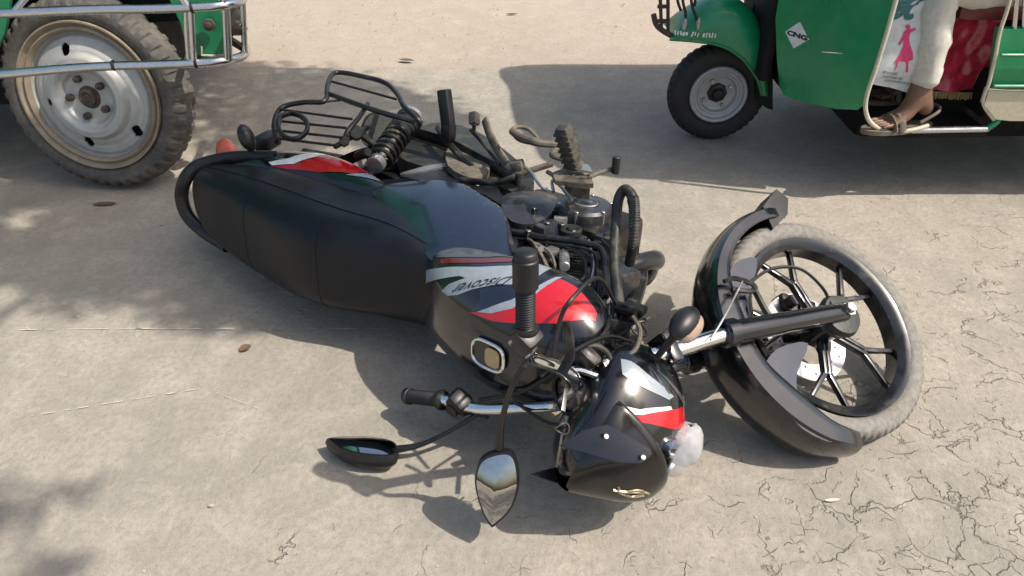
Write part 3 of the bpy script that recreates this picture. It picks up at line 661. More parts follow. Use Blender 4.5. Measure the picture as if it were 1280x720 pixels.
# --- headlamp fairing
fair = MB().loft(FAIR, 40, 56).build('headlamp_fairing', BLACK, bike, ST, smooth=50)
def fdec(name, px, mat, off=.0009, curve=False, label=None): return decal(FAIR, px, name, mat, bike, ST, off, .02, curve, label=label)
fdec('silver_stripe', [(.366, -.545), (.347, -.3), (.338, .022), (.302, .473), (.341, .418), (.389, .171), (.423, -.04), (.43, -.275)], SILV)
fdec('white_stripe', [(.537, -.019), (.492, .183), (.354, .49), (.356, .539), (.503, .243), (.544, .093)], WHITE)
fdec('red_stripe', [(.552, .05), (.511, .232), (.356, .539), (.279, .736), (.268, 1.072), (.283, 1.097), (.418, .698), (.53, .285)], RED)
for p in ([(.299, -.021), (.307, .194), (.309, .398), (.321, .379), (.325, .177)], [(.281, .039), (.252, .453), (.207, .99), (.26, .76), (.275, .411)]): fdec('scratch', p, GREYD, .0012)
# scuffs around the lamp
m = MB()
# headlamp
lc = V3((1.203, .035, .865))
ln_ = V3((1.0, .35, -.05)).normalized()
MB().lathe([(-.05, .0), (-.045, .03), (-.02, .052), (.0, .060)], lc, ln_, 26).build('lamp_reflector', REFL, bike, ST)
MB().lathe([(-.004, .062), (.010, .060), (.022, .050), (.030, .032), (.033, 0)], lc, ln_, 30).build('headlamp_lens', LENS, bike, ST)
MB().lathe([(-.02, .0), (-.012, .016), (.0, .022), (.004, .023)], (1.174, .075, .907), V3((.9, .35, -.2)), 20).build('lamp_reflector', REFL, bike, ST)
LCOV = V3((1.204, .05, .855))
MB().lathe([(-.030, .044), (-.012, .050), (.006, .048), (.020, .038), (.028, .020), (.030, 0), (.026, 0), (.024, .018), (.016, .035), (.004, .044), (-.012, .046), (-.030, .041)], LCOV, V3((.8, .5, -.35)), 28, disp=lambda th, j, a, r: (a, r * (1 + .10 * math.cos(2 * th) + .05 * math.cos(3 * th + 1)))).build('lamp_cover', LENS, bike, ST, smooth=60)
# smoked visor standing over the lamp
VIS = Loft([(.935, .108, 1.06, 1.205, 1.0, 2, 3), (.940, .122, 1.06, 1.222, 1.0, 2, 3), (.955, .122, 1.06, 1.226, 1.0, 2, 3), (.99, .112, 1.065, 1.216, 1.01, 1.7, 3), (1.03, .090, 1.07, 1.180, 1.02, 1.7, 3), (1.065, .060, 1.07, 1.135, 1.04, 1.8, 3), (1.09, .028, 1.075, 1.10, 1.06, 2, 3), (1.098, .008, 1.08, 1.085, 1.07, 2, 3)], 'z')
MB().loft(VIS, 24, 40, v0=-.35, v1=math.pi + .35).build('visor', SMOKE, bike, ST, smooth=50)
vp = [(1.005, .09, 1.085), (1.019, .1, 1.037), (1.042, .11, 1.003), (1.086, .118, .99), (1.131, .12, .979), (1.14, .12, .983), (1.136, .118, 1.009), (1.103, .115, 1.037), (1.052, .105, 1.062)]
MB().plate([(p[0], p[2]) for p in vp], lambda a, b: ((a, .141 - 1.1 * max(0, b - .95) ** 1.5 - 2.5 * max(0, a - 1.14) ** 2, b), (0, 1, .2)), .004, .014).build('visor_side_panel', BLACK, bike, ST)
for p in ((1.053, .14, 1.03), (1.13, .139, 1.005)):
    n_ = V3((0, 1, .1)); q_ = V3(p); MB().lathe([(0, .0052), (.002, .0045), (.003, .0)], q_, n_, 14).build('visor_screw', ALLOY, bike, ST)
# emblem on the visor: two curved wings with a ring between
ev = V3((1.172, .03, 1.014))
m = MB()
for pts in ([(1.146, .045, 1.057), (1.16, .04, 1.029), (1.182, .035, .996), (1.197, .03, .988)], [(1.144, .05, 1.044), (1.16, .04, 1.04), (1.182, .03, 1.021), (1.195, .03, 1.001)], [(1.163, .04, 1.025), (1.171, .04, 1.009), (1.187, .03, .998), (1.181, .03, 1.015), (1.17, .035, 1.024)]):
    pp = []
    for p in pts:
        p = V3(p); best = min(((V3(VIS.P(i / 30, -.3 + j * .08)) - p).length, i / 30, -.3 + j * .08) for i in range(31) for j in range(46)); pp.append(V3(VIS.P(best[1], best[2])) + V3(VIS.N(best[1], best[2])) * .0015)
    m.tube(pp, .0030, 6, 16)
m.build('visor_emblem', BRASS, bike, ST)
wp = [(1.018, -.09, 1.089), (1.051, -.08, 1.034), (1.109, -.07, .996), (1.143, -.08, 1.017), (1.086, -.09, 1.055)]
MB().plate([(p[0], p[2]) for p in wp], lambda a, b: ((a, -.085 + .06 * (a - 1.1), b), (0, 1, 0)), .006, .02).build('fairing_wing', PLAST, bike, ST)
# front indicators
def indicator(c, stem0, mat_lens, name='turn_indicator', k=1.0, M=ST, ax=(1, .3, .2), lo=(.008, -.004, .003)):
    c = V3(c); ax = V3(ax).normalized(); e = ax.orthogonal().normalized(); Mx = Matrix((ax, ax.cross(V3((0, 0, 1))).normalized(), ax.cross(ax.cross(V3((0, 0, 1)))).normalized())).transposed()
    b = MB().ball(c, (.034 * k, .018 * k, .020 * k), 16, Mx).tube([stem0, c], [.007, .010], 10, curve=False).build(name, PLAST, bike, M)
    MB().ball(c + V3(lo) * k, (.030 * k, .015 * k, .016 * k), 16, Mx).build('indicator_lens', mat_lens, b)
    return b
indicator((1.018, .2, .754), (1.031, .12, .801), AMBER, ax=V3((1.019, .2, .703)) - V3((1.023, .2, .816)), k=1.35, lo=(.012, -.002, -.002))
indicator((1.07, -.135, .80), (1.03, -.10, .82), AMBER, k=.8)
# --- fuel tank
MB().loft(TANK, 54, 72).build('fuel_tank', BLACK, bike, smooth=55)
def tdec(name, p, mat, off=.0009, label=None): return decal(TANK, p, name, mat, bike, None, off, .018, label=label)
tdec('silver_decal', [(.129, .891), (.25, .566), (.356, .324), (.452, .038), (.485, -.237), (.533, -.25), (.534, .209), (.501, .417), (.447, .546), (.382, .792), (.34, .996), (.304, 1.096), (.271, 1.081), (.294, .877), (.34, .646), (.317, .645), (.223, .947), (.159, 1.168)], SILV, .0008)
tdec('black_decal', [(.408, .735), (.491, .442), (.538, .241), (.57, .354), (.521, .735), (.467, .99), (.409, 1.115), (.425, .912)], PANEL, .0012)
tdec('red_panel', [(.399, 1.164), (.469, 1.014), (.527, .809), (.561, .45), (.586, .022), (.638, .021), (.704, .059), (.772, .103), (.79, .269), (.676, .78), (.575, .997), (.492, 1.122)], RED, .0010)
tdec('white_edge_stripe', [(.455, .988), (.517, .697), (.551, .422), (.572, .026), (.586, -.019), (.566, .506), (.529, .834), (.475, 1.027), (.427, 1.103)], SILV, .0015)
tdec('grey_decal', [(.121, .043), (.217, -.116), (.317, -.091), (.403, -.111), (.322, .11), (.199, .353), (.149, .424)], GREYD, .0008)
tdec('dark_red_stripe', [(.182, .439), (.328, .147), (.407, -.072), (.425, .003), (.343, .238), (.21, .55)], DKRED, .0010)
# lettering on the tank flank, read from the bike's left side
ta = V3((*(.484, .345), 0)); tb = V3((*(.321, .931), 0))
Pa = V3(TANK.P(ta.x, ta.y)); Pb = V3(TANK.P(tb.x, tb.y)); tl = (Pb - Pa).length
def onT(a, b):
    s = a / tl + .5; u = ta.x + (tb.x - ta.x) * s; v = ta.y + (tb.y - ta.y) * s
    pv = (V3(TANK.P(u, v + .02)) - V3(TANK.P(u, v - .02))).length / .04
    v += b / max(pv, .02); return V3(TANK.P(u, v)) + V3(TANK.N(u, v)) * .0026
_g = glyphs('Discover', 1, .35)[0]; _w = max(p[0] for p in _g) - min(p[0] for p in _g)
text('Discover', tl / _w * 1.0, onT, 'tank_lettering', PANEL, bike, shear=.35, bold=.0)
# filler cap
cp = [(.717, .045, .974), (.774, .045, .952), (.791, .02, .941), (.795, -.02, .95), (.764, -.035, .963), (.735, 0, .989)]
cu_ = (.491, 1.566); cn = V3(TANK.N(*cu_)); cc_ = V3(TANK.P(*cu_)); ex = V3((1, 0, 0)); ex = (ex - cn * ex.dot(cn)).normalized(); ey = cn.cross(ex)
def ringpoly(a, b, sc=1): return [(sc * a * sp(math.cos(2 * math.pi * i / 28), 3.2), sc * b * sp(math.sin(2 * math.pi * i / 28), 3.2)) for i in range(28)]
fnp = lambda h: (lambda a, b: (cc_ + ex * a + ey * b + cn * h, cn))
MB().tube([cc_ + ex * a + ey * b + cn * .006 for a, b in ringpoly(.043, .034)], .0042, 8, closed=True, res=56).build('filler_cap_rim', CHROME, bike)
MB().plate(ringpoly(.040, .031), fnp(.006), .02, .012).build('filler_cap', SMOKE, bike)
MB().plate(ringpoly(.020, .024), lambda a, b: (cc_ + ex * (a + .014) + ey * b + cn * .010, cn), .005, .012).build('filler_cap_lid', BRASS, bike)
# --- seat
sv = MB(); sv.loft(SEAT, 70, 64)
sv.build('seat', VINYL, bike, smooth=60)
for uu in (.40, .62):
    for k in range(1):
        pts = [V3(SEAT.P(uu, v * .1)) + V3(SEAT.N(uu, v * .1)) * .0006 for v in range(5, 27)]
        MB().tube(pts, .0006, 5, curve=False).build('seat_seam', VINYL, bike)
pts = [V3(SEAT.P(u / 40, .12)) + V3(SEAT.N(u / 40, .12)) * .0004 for u in range(2, 39)]
MB().tube(pts, .0025, 6, curve=False).build('seat_piping', VINYL, bike)
# --- tail cowl with red flash
MB().loft(COWL, 44, 40).build('tail_cowl', BLACK, bike, smooth=55)
def cdec(name, p, mat, off=.0012): return decal(COWL, p, name, mat, bike, None, off, .02)
cdec('white_flash', [(.624, .542), (.562, .337), (.531, -.029), (.505, -.325), (.47, -.352), (.483, .128), (.526, .509), (.605, .639)], WHITE)
cdec('red_flash', [(.61, .667), (.523, .533), (.478, .165), (.476, -.348), (.427, -.374), (.366, -.417), (.289, -.41), (.254, -.404), (.304, .186), (.409, .575), (.537, .697)], RED, .0016)
cdec('silver_tip', [(.318, .339), (.279, .003), (.241, -.403), (.191, -.404), (.152, -.413), (.196, -.055)], SILV, .0018)
# grab rail
MB().tube([(-.308, .13, .651), (-.41, .12, .707), (-.475, .105, .75), (-.517, .085, .793), (-.535, .05, .827), (-.57, -.02, .83), (-.554, -.08, .829), (-.497, -.12, .819), (-.372, -.135, .82)], .021, 14, 60, sq=(1.0, .75, 2.6)).build('grab_rail', PLAST, bike, smooth=60)
MB().ball((-.59, .07, .631), (.05, .055, .026), 16).build('tail_lamp', TAILR, bike)
indicator((-.349, .2, .718), (-.434, .13, .652), PLAST, M=None, ax=(-.2, 1, .2), k=1.25)
MB().box((-.484, .12, .542), (.05, .05, .10), Matrix.Rotation(.4, 3, 'Y'), .01).build('number_plate_bracket', PLAST, bike)
# --- side cover
def side(name, pts, y, bulge, mat, th=.004, step=.018, cv=False):
    P = [(p[0], p[2]) for p in pts]; cx = sum(p[0] for p in P) / len(P); cz = sum(p[1] for p in P) / len(P)
    r = max(math.dist(p, (cx, cz)) for p in P)
    def fn(a, b):
        k = max(0, 1 - (math.dist((a, b), (cx, cz)) / r) ** 2)
        return (a, y(a, b) if callable(y) else y + bulge * k, b), (0, 1, 0)
    return MB().plate(smooth_poly(P, 3) if cv else P, fn, th, step).build(name, mat, bike, smooth=50)
def yc(a, b):      # the cover's flank: leans in towards its lower lip, crest along the middle
    crest = .522 + .30 * max(0, a - .30) ** 1.1
    return .150 + .026 * math.sin(min(1, max(0, (a - .1) / .5)) * math.pi) - (1.2 * max(0, crest - b)) - .02 * max(0, b - crest) - .9 * max(0, b - crest) ** 2
side('side_cover', [(.109, .14, .65), (.175, .148, .592), (.245, .15, .552), (.33, .15, .533), (.416, .15, .535), (.497, .15, .568), (.588, .15, .665), (.676, .15, .762), (.606, .15, .8), (.525, .145, .839), (.435, .14, .814), (.324, .14, .775), (.2, .14, .712)], yc, 0, PANEL, .004, .012, True)
side('side_cover_backing', [(-.008, .11, .57), (.066, .115, .493), (.251, .115, .254), (.6, .12, .631), (.666, .12, .752), (.489, .115, .776), (.308, .11, .691)], .112, 0, PLAST, .03, .05)
side('side_cover_lower_panel', [(.084, .12, .512), (.1, .12, .422), (.149, .12, .307), (.236, .12, .267), (.345, .12, .373), (.456, .12, .494), (.361, .12, .461), (.258, .12, .461), (.142, .12, .505)], .128, .004, PLAST, .004)
side('frame_side_trim', [(.075, .12, .502), (.091, .12, .411), (.14, .12, .295), (.227, .12, .255), (.244, .12, .279), (.163, .12, .324), (.114, .12, .438)], .134, .003, ALLOY, .006, .01)
tc0 = V3((.286, .134, .414))
text('DTS-i', .026, lambda a, b: V3((tc0.x - a * .9, .1335, tc0.z + b)), 'side_lettering', WHITE, bike, bold=.002)
side('cover_edge_trim', [(.47, .14, .545), (.48, .14, .536), (.565, .14, .622), (.662, .14, .735), (.659, .14, .744), (.572, .14, .649)], .146, 0, DUSTY, .006, .01)
# belly of the frame between seat and engine, mostly hidden
for p in ([(.467, .02, .463), (.181, .02, .403), (-.186, 0, .226), (-.592, 0, .308)], ): MB().tube(p, .016, 10, 30).build('frame_rail', DUSTY, bike)
for yy in (.07, -.07): MB().tube([(.93, yy * .3, .80), (.70, yy, .66), (.45, yy, .66), (.10, yy, .62), (-.30, yy, .64)], .014, 10, 40).build('frame_tube', DUSTY, bike)
MB().tube([(.95, 0, .76), (.90, 0, .55), (.80, .0, .32), (.62, 0, .24)], .018, 10, 30).build('down_tube', DUSTY, bike)
MB().tube([(.45, .06, .66), (.42, .08, .45), (.40, .08, .30)], .016, 10, 20).build('frame_post', DUSTY, bike)
MB().box((.26, .02, .50), (.22, .16, .17), None, .02).build('airbox', PLAST, bike)
# --- rear wheel, swingarm
RC = V3((0, -.0, .30))
tyre('tyre', bike, RC, .30, .22, .10, TYRE, None, 240, tr_moto(.30, .22, .006))
MB().lathe([(-.04, .225), (-.043, .233), (-.036, .233), (-.03, .22), (-.015, .205), (.015, .205), (.03, .22), (.036, .233), (.043, .233), (.04, .225), (.035, .212), (.02, .195), (-.02, .195), (-.035, .212)], RC, YA, 64, closed=True).build('rim', RIMB, bike)
for k in range(5):
    m = MB(); a = .4 + k * 1.2566; d = lambda an, r, y=0: RC + V3((math.cos(an) * r, y, math.sin(an) * r))
    m.bar(d(a - .17, .04), d(a - .2, .20), .02, .025, bev=.005); m.bar(d(a + .17, .04), d(a + .2, .20), .02, .025, bev=.005); m.build('spoke', RIMB, bike)
MB().lathe([(-.07, 0), (-.07, .06), (.05, .07), (.07, .05), (.07, 0)], RC, YA, 30).build('hub', OLIVE, bike)
RF = MB(); n = 30; vs = []
for i in range(n + 1):
    th = R(215) + (R(20) - R(215)) * i / n
    for j in range(9):
        s = -1 + j / 4; vs.append(RC + V3((math.cos(th) * (.345 - .03 * abs(s) ** 3), .07 * s, math.sin(th) * (.345 - .03 * abs(s) ** 3))))
k = len(vs); vs += [v + (RC - v).normalized() * .004 for v in vs]
fs = [(i * 9 + j, (i + 1) * 9 + j, (i + 1) * 9 + j + 1, i * 9 + j + 1) for i in range(n) for j in range(8)]; fs += [tuple(x + k for x in reversed(f_)) for f_ in fs]
RF.add(vs, fs).build('rear_mudguard', PLAST, bike)
# chain case: long capsule from the rear hub to the engine
P0 = V3((.058, .15, .257)); 
cc1 = [(-.044, .13, .381), (-.193, .15, .193), (-.24, .16, .035), (-.181, .16, -.054), (-.003, .15, .007), (.173, .14, .105), (.313, .14, .191), (.407, .13, .271), (.395, .13, .371), (.265, .12, .355), (.113, .12, .4)]
side('chain_case', cc1, .118, .020, OLIVE, .05, .03, True)
cc2 = [(.175, .16, .398), (.061, .165, .261), (.088, .165, .212), (.195, .16, .245), (.289, .155, .34), (.284, .15, .42)]
side('chain_case_cover', cc2, .148, .012, KHAKI, .02, .03, True)
MB().tube([(.254, .14, .438), (.352, .145, .393), (.374, .15, .281), (.409, .16, .179)], .010, 8, 24, sq=(1, .6, 2)).build('chain_guard_strip', DUSTY, bike)
MB().tube([(-.203, .15, .202), (.04, .16, .236), (.259, .155, .3), (.386, .14, .317)], .014, 8, 24, sq=(1.4, .8, 3)).build('swingarm', DUSTY, bike)
MB().tube([(.233, .15, .354), (.1, .19, .308), (.001, .2, .237)], .012, 8, 24).build('footrest_bracket', DUSTY, bike)
# shock absorber
s0 = V3((-.002, .15, .524)); s1 = V3((-.103, .215, .257)); sd = (s1 - s0).normalized(); SL = (s1 - s0).length
MB().cyl(s0, s1, .012, 14).build('damper_rod', ALLOY, bike)
e1 = sd.orthogonal().normalized(); e2 = sd.cross(e1); turns = 9
MB().tube([s0 + sd * (.02 + (SL * .86) * i / 144) + (e1 * math.cos(i / 144 * turns * 6.283) + e2 * math.sin(i / 144 * turns * 6.283)) * (.034 + .004 * i / 144) for i in range(145)], .0068, 8, curve=False).build('coil_spring', DUSTY, bike)
MB().cyl(s1 - sd * SL * .40, s1, .041, 24).build('damper_body', PLAST, bike)
MB().cyl(s1 - sd * .012, s1 + sd * .004, .045, 24).build('damper_cap', ALLOY, bike)
MB().cyl(s0 - sd * .01, s0 + sd * .016, .028, 20).build('damper_cap', ALLOY, bike)
MB().cyl(s0, s0 + V3((0, .028, 0)), .010, 6).build('damper_bolt', ALLOY, bike)
MB().cyl((-.069, .16, .537), (-.012, .19, .544), .014, 12).build('seat_lock', DUSTY, bike)
# second shock on the far side
MB().cyl((-.02, -.13, .56), (-.02, -.13, .33), .028, 14).build('damper_body', PLAST, bike)
# --- saree guard / side rack
rk = lambda *p: p
MB().tube([(-.274, .19, .667), (-.362, .215, .602), (-.432, .235, .513), (-.377, .255, .466), (-.302, .27, .443), (-.398, .29, .34), (-.468, .3, .238), (-.359, .3, .21), (-.245, .3, .222), (-.129, .295, .288), (-.041, .285, .353), (.033, .27, .381), (.052, .25, .373)], .0085, 10, 90).build('side_guard_frame', PLAST, bike, smooth=60)
bars = [[(-.407, .292, .313), (-.099, .292, .327)], [(-.421, .235, .529), (-.111, .262, .509)], [(-.422, .24, .502), (-.318, .25, .504), (-.136, .262, .497)], [(-.372, .22, .587), (-.1, .245, .546)], [(-.318, .21, .631), (-.086, .225, .575)], [(-.279, .2, .662), (-.09, .205, .598)]]
for p in (bars[0], bars[1], bars[3], bars[4], bars[5]): MB().tube(p, .0042, 8, curve=False).build('guard_bar', PLAST, bike)
MB().tube([(-.344, .28, .397), (-.201, .28, .421), (-.062, .28, .438), (.058, .27, .416)], .0085, 10, 24).build('guard_bar', PLAST, bike)
MB().tube([(-.291, .27, .446), (-.25, .275, .388)], .004, 8, curve=False).build('guard_bar', PLAST, bike)
MB().tube([(-.166, .275, .386), (-.109, .26, .484), (-.092, .235, .549), (-.095, .2, .561)], .0075, 10, 24).build('guard_strut', PLAST, bike)
MB().tube([(-.325, .245, .6), (-.314, .25, .565), (-.234, .25, .584), (-.183, .235, .626), (-.17, .225, .678), (-.231, .22, .672), (-.279, .235, .651)], .0085, 10, 48, closed=True, sq=(1, .8, 2.5)).build('guard_foot_loop', PLAST, bike)
MB().cyl((-.163, .19, .447), (-.085, .23, .519), .022, 10).cyl((-.153, .18, .508), (-.083, .215, .571), .016, 6).bar((-.093, .2, .601), (-.122, .22, .426), .012, .014).bar((-.115, .2, .469), (-.028, .18, .475), .02, .012).build('hub_bracket', OLIVE, bike)
MB().cyl((-.325, .1, .198), (-.23, .16, .276), .058, 26).build('rear_drum_plate', OLIVE, bike)
# pillion footrest with ribbed rubber block
def block(p0, p1, w, t, mat, name, ribs=0, side_=(1, 0, 0)):
    p0 = V3(p0); p1 = V3(p1); m = MB().bar(p0, p1, w, t, side_, .006); d = p1 - p0
    for i in range(ribs): q_ = p0 + d * ((i + .5) / ribs); m.bar(q_ - d / ribs * .28, q_ + d / ribs * .28, w * 1.14, t * 1.14, side_, .003)
    return m.build(name, mat, bike)
block((.11, .24, .317), (.078, .35, .302), .030, .038, RUB, 'pillion_footrest', 0)
block((.105, .2, .314), (.11, .25, .316), .036, .036, PLAST, 'pillion_footrest_mount', 0)
# stand and its lever
MB().tube([(.221, .28, .28), (.261, .25, .307), (.297, .21, .313), (.334, .18, .318)], .011, 8, 24, sq=(1.3, .7, 2.5)).build('side_stand', KHAKI, bike)
MB().tube([(.169, .24, .283), (.228, .21, .294), (.312, .17, .319)], .006, 8).build('stand_spring', DUSTY, bike)
block((.208, .27, .315), (.193, .3, .297), .030, .026, PEGR, 'stand_rubber_stop')
MB().cyl((.211, .25, .322), (.214, .275, .322), .006).build('stand_pin', DUSTY, bike)
block((.395, .2, .377), (.427, .21, .367), .034, .03, PEGR, 'gear_lever_rubber', 0, (0, 1, 0))
MB().tube([(.408, .2, .346), (.466, .2, .383), (.514, .18, .404), (.534, .17, .401)], .006, 8, 20).build('gear_lever_arm', ALLOY, bike)
# rider footrest: thick ribbed rubber, base plate, loop bar
p0 = V3((.621, .26, .415)); p1 = V3((.605, .375, .463))
m = MB(); m.bar(p0, p1, .034, .040, (1, 0, 0), .008); d = (p1 - p0)
m.build('rider_footrest', PEGR, bike)
for i in range(7):
    q_ = p0 + d * ((i + .6) / 7.4); MB().bar(q_ - d * .028, q_ + d * .028, .040, .046, (1, 0, 0), .004).build('footrest_rib', PEGR, bike)
MB().bar(p1 - d * .04, p1 + d * .03, .030, .034, (1, 0, 0), .006).build('footrest_end', PEGR, bike)
side('footrest_plate', [(.576, .25, .452), (.579, .25, .398), (.658, .25, .393), (.701, .245, .448), (.663, .24, .48), (.614, .24, .495)], .245, .002, KHAKI, .012, .02)
side('footrest_hanger', [(.571, .2, .373), (.637, .2, .346), (.658, .17, .384), (.603, .17, .402)], .20, .002, KHAKI, .03, .02)
MB().plate([(p[0], p[2]) for p in [(.654, .27, .439), (.633, .31, .393), (.65, .32, .391), (.687, .27, .433)]], lambda a, b: ((a, .27 + .0 * a, b), (0, 1, 0)), .006, .02).build('heel_guard', ALLOY, bike)
MB().tube([(.489, .27, .303), (.461, .28, .352), (.412, .285, .361), (.358, .285, .328)], .012, 10, 24).build('side_stand_arm', KHAKI, bike)
MB().tube([(.342, .285, .3), (.377, .285, .277), (.437, .27, .311), (.424, .27, .345), (.382, .275, .345)], .006, 8, 30, closed=True).build('stand_foot', KHAKI, bike)
MB().tube([(.495, .26, .294), (.504, .25, .341), (.553, .25, .351)], .008, 8, 20).build('stand_hinge', KHAKI, bike)
# gear shift
MB().tube([(.555, .24, .442), (.604, .24, .456), (.665, .25, .436), (.693, .26, .382), (.71, .265, .359)], .006, 8, 30).build('gear_lever', KHAKI, bike)
MB().cyl((.717, .255, .365), (.715, .3, .363), .011, 14).build('gear_lever_rubber', RUB, bike)
MB().tube([(.567, .18, .421), (.545, .2, .397), (.581, .2, .414), (.613, .19, .43), (.648, .19, .459)], .0045, 6, 24).build('gear_linkage', ALLOY, bike)
# --- engine
m = MB(); m.box((.60, .01, .36), (.36, .22, .20), None, .03); m.box((.55, .01, .44), (.2, .16, .12), None, .03); m.build('crankcase', DUSTY, bike)
e0 = V3((.643, .15, .377))
sc = [(.429, .13, .473), (.417, .14, .403), (.451, .14, .338), (.517, .14, .329), (.575, .13, .419), (.595, .13, .505), (.566, .12, .556), (.505, .12, .554)]
side('sprocket_cover', sc, .128, .018, ENGB, .07, .02, True)
er = .078
MB().lathe([(-.09, er * .98), (-.02, er), (-.004, er * .98), (.004, er * .90), (.006, er * .55), (.004, er * .5), (.008, er * .42), (.009, 0)], e0, (0, 1, 0), 48).build('magneto_cover', ENGB, bike, smooth=30)
MB().tube([e0 + V3((math.cos(a * .4488) * .036, .0085, math.sin(a * .4488) * .030)) for a in range(14)], .0022, 6, closed=True, res=40).build('cover_badge_ring', ALLOY, bike)
MB().box(e0 + V3((0, .009, 0)), (.040, .003, .012), Matrix.Rotation(.5, 3, 'Y'), .001).build('cover_badge', ALLOY, bike)
for k in range(6):
    a = k * 1.047 + .3; MB().cyl(e0 + V3((math.cos(a) * er * .93, -.03, math.sin(a) * er * .93)), e0 + V3((math.cos(a) * er * .93, .006, math.sin(a) * er * .93)), .006, 10).build('cover_bolt', ALLOY, bike)
for pxs in ((.558, .15, .499), (.624, .14, .537), (.603, .13, .593), (.658, .14, .52), (.691, .13, .516)):
    MB().cyl(V3(pxs) - V3((0, .02, 0)), V3(pxs) + V3((0, .006, 0)), .0085, 6).build('engine_bolt', ENGB, bike)
MB().cyl((.574, .09, .445), (.645, .13, .529), .022, 14).build('starter_boss', ENGB, bike)
MB().lathe([(0, .030), (.012, .030), (.014, .024), (.010, .012), (.016, .010), (.016, 0)], (.678, .12, .505), (0, 1, 0), 20).build('cam_plug', OLIVE, bike)
MB().cyl((.662, .12, .31), (.711, .14, .33), .018, 14).build('engine_mount', DUSTY, bike)
# cylinder and cooling fins
ca = V3((.66, 0, .50)); cb = V3((.76, 0, .70)); cd = (cb - ca).normalized(); cxn = V3((0, 1, 0)); czn = cd.cross(cxn)
MB().cyl(ca, cb, .05, 24).build('cylinder_barrel', DUSTY, bike)
MF = Matrix((czn, cxn, cd)).transposed()
for i in range(11):
    c = ca + cd * (.012 + i * .0165); w = .135 if i < 7 else .115
    MB().box(c, (w, .165 if i < 7 else .14, .005), MF, .002).build('cooling_fin', ENGB if i % 3 else DUSTY, bike)
MB().box(cb + cd * .02, (.10, .12, .05), MF, .014).build('cylinder_head', ENGB, bike)
MB().cyl((.708, .1, .582), (.766, .115, .675), .013, 12).build('spark_plug', ALLOY, bike)
MB().tube([(.71, .105, .605), (.735, .12, .588), (.782, .115, .611), (.814, .1, .656), (.808, .09, .674)], .0045, 8, 24).build('spark_plug_lead', RUB, bike)
MB().box((.686, .1, .612), (.03, .03, .045), None, .006).build('rocker_box', ALLOY, bike)
MB().bar((.624, .1, .592), (.674, .1, .623), .022, .02).cyl((.633, .09, .582), (.68, .125, .65), .009, 6).build('carburettor_joint', ALLOY, bike)
MB().cyl((.58, .02, .566), (.626, .03, .502), .030, 18).build('carburettor', ALLOY, bike)
MB().tube([(.56, .12, .602), (.645, .125, .581), (.728, .13, .561), (.782, .13, .551), (.818, .125, .578), (.86, .11, .642), (.895, .09, .701)], .0085, 10, 50).build('breather_pipe', PLAST, bike)
for i, p in enumerate([[(.58, .1, .592), (.696, .12, .585), (.785, .12, .569), (.848, .1, .654), (.927, .06, .74)], [(.592, .09, .592), (.716, .11, .577), (.783, .11, .58), (.848, .09, .681), (.925, .05, .764)], [(.54, .09, .572), (.674, .1, .586), (.758, .11, .577), (.834, .1, .639), (.902, .07, .736)], [(.772, .13, .509), (.84, .12, .556), (.878, .1, .629), (.935, .09, .706)], [(.507, .09, .525), (.526, .11, .497), (.476, .11, .444)]]):
    MB().tube(p, (.004, .005, .0035, .004, .004)[i], 7, 40).build('engine_hose', RUB, bike)
MB().tube([(.717, .1, .473), (.806, .11, .605), (.838, .1, .673), (.851, .08, .715)], .003, 6, 20).build('oil_pipe', ALLOY, bike)
MB().box((.785, .07, .52), (.04, .05, .05), MF, .008).build('head_bracket', DUSTY, bike)
random.seed(21)
for k in range(26):
    px_ = e0 + V3((random.uniform(-.12, .14), random.uniform(-.10, -.03), random.uniform(.02, .20)))
    MB().box(px_, (random.uniform(.02, .05), random.uniform(.03, .06), random.uniform(.012, .035)), Matrix.Rotation(random.uniform(-.6, .6), 3, 'Y'), .004).build('engine_casting', random.choice((DUSTY, ENGB, ENGB, OLIVE, ALLOY)), bike)
MB().box((.80, .0, .55), (.10, .13, .20), Matrix.Rotation(R(-20), 3, 'Y'), .015).build('engine_front_casting', ENGB, bike)
MB().box((.50, .02, .56), (.20, .13, .14), None, .02).build('carburettor_housing', DUSTY, bike)
for k in range(9):
    a = V3((.56 + .04 * random.random(), .08 + .04 * random.random(), .50 + .1 * random.random())); MB().tube([a, a + V3((.06, .02, .05)), a + V3((.13, random.uniform(-.02, .02), .06 + .06 * random.random())), a + V3((.20, -.02, .13 + .05 * random.random()))], random.choice((.003, .004, .005)), 6, 24).build('engine_hose', random.choice((RUB, PLAST, KHAKI)), bike)
# horn and electrical box in front of the tank
hq = V3((.948, .07, .752)); MB().box(hq, (.075, .05, .075), Matrix.Rotation(R(25), 3, 'Y'), .008).build('regulator_box', OLIVE, bike)
for i in range(5): MB().box(hq + Matrix.Rotation(R(25), 3, 'Y') @ V3((-.028 + i * .014, .028, 0)), (.004, .012, .066), Matrix.Rotation(R(25), 3, 'Y'), .001).build('regulator_fin', OLIVE, bike)
MB().lathe([(0, .0), (0, .038), (.012, .040), (.018, .030), (.03, .012), (.03, 0)], (.856, .05, .642), (0, 1, .2), 24).build('horn', DUSTY, bike)
MB().tube([V3((.964, .1, .695)) + V3((.018 * math.cos(i * .5) + i * .0009, .012 * math.sin(i * .35) - i * .0004, .018 * math.sin(i * .5) + i * .0012)) for i in range(58)], .0026, 6, curve=False).build('coiled_wire', RUB, bike)
MB().tube([(1.002, .12, .785), (1.027, .1, .792), (1.046, .09, .837), (1.045, .08, .872)], .005, 8, 20).build('wiring_loom', KHAKI, bike)
MB().tube([(.959, .09, .939), (.98, .1, .896), (.964, .1, .816), (.903, .09, .733)], .005, 8, 30).build('tank_breather_hose', RUB, bike)
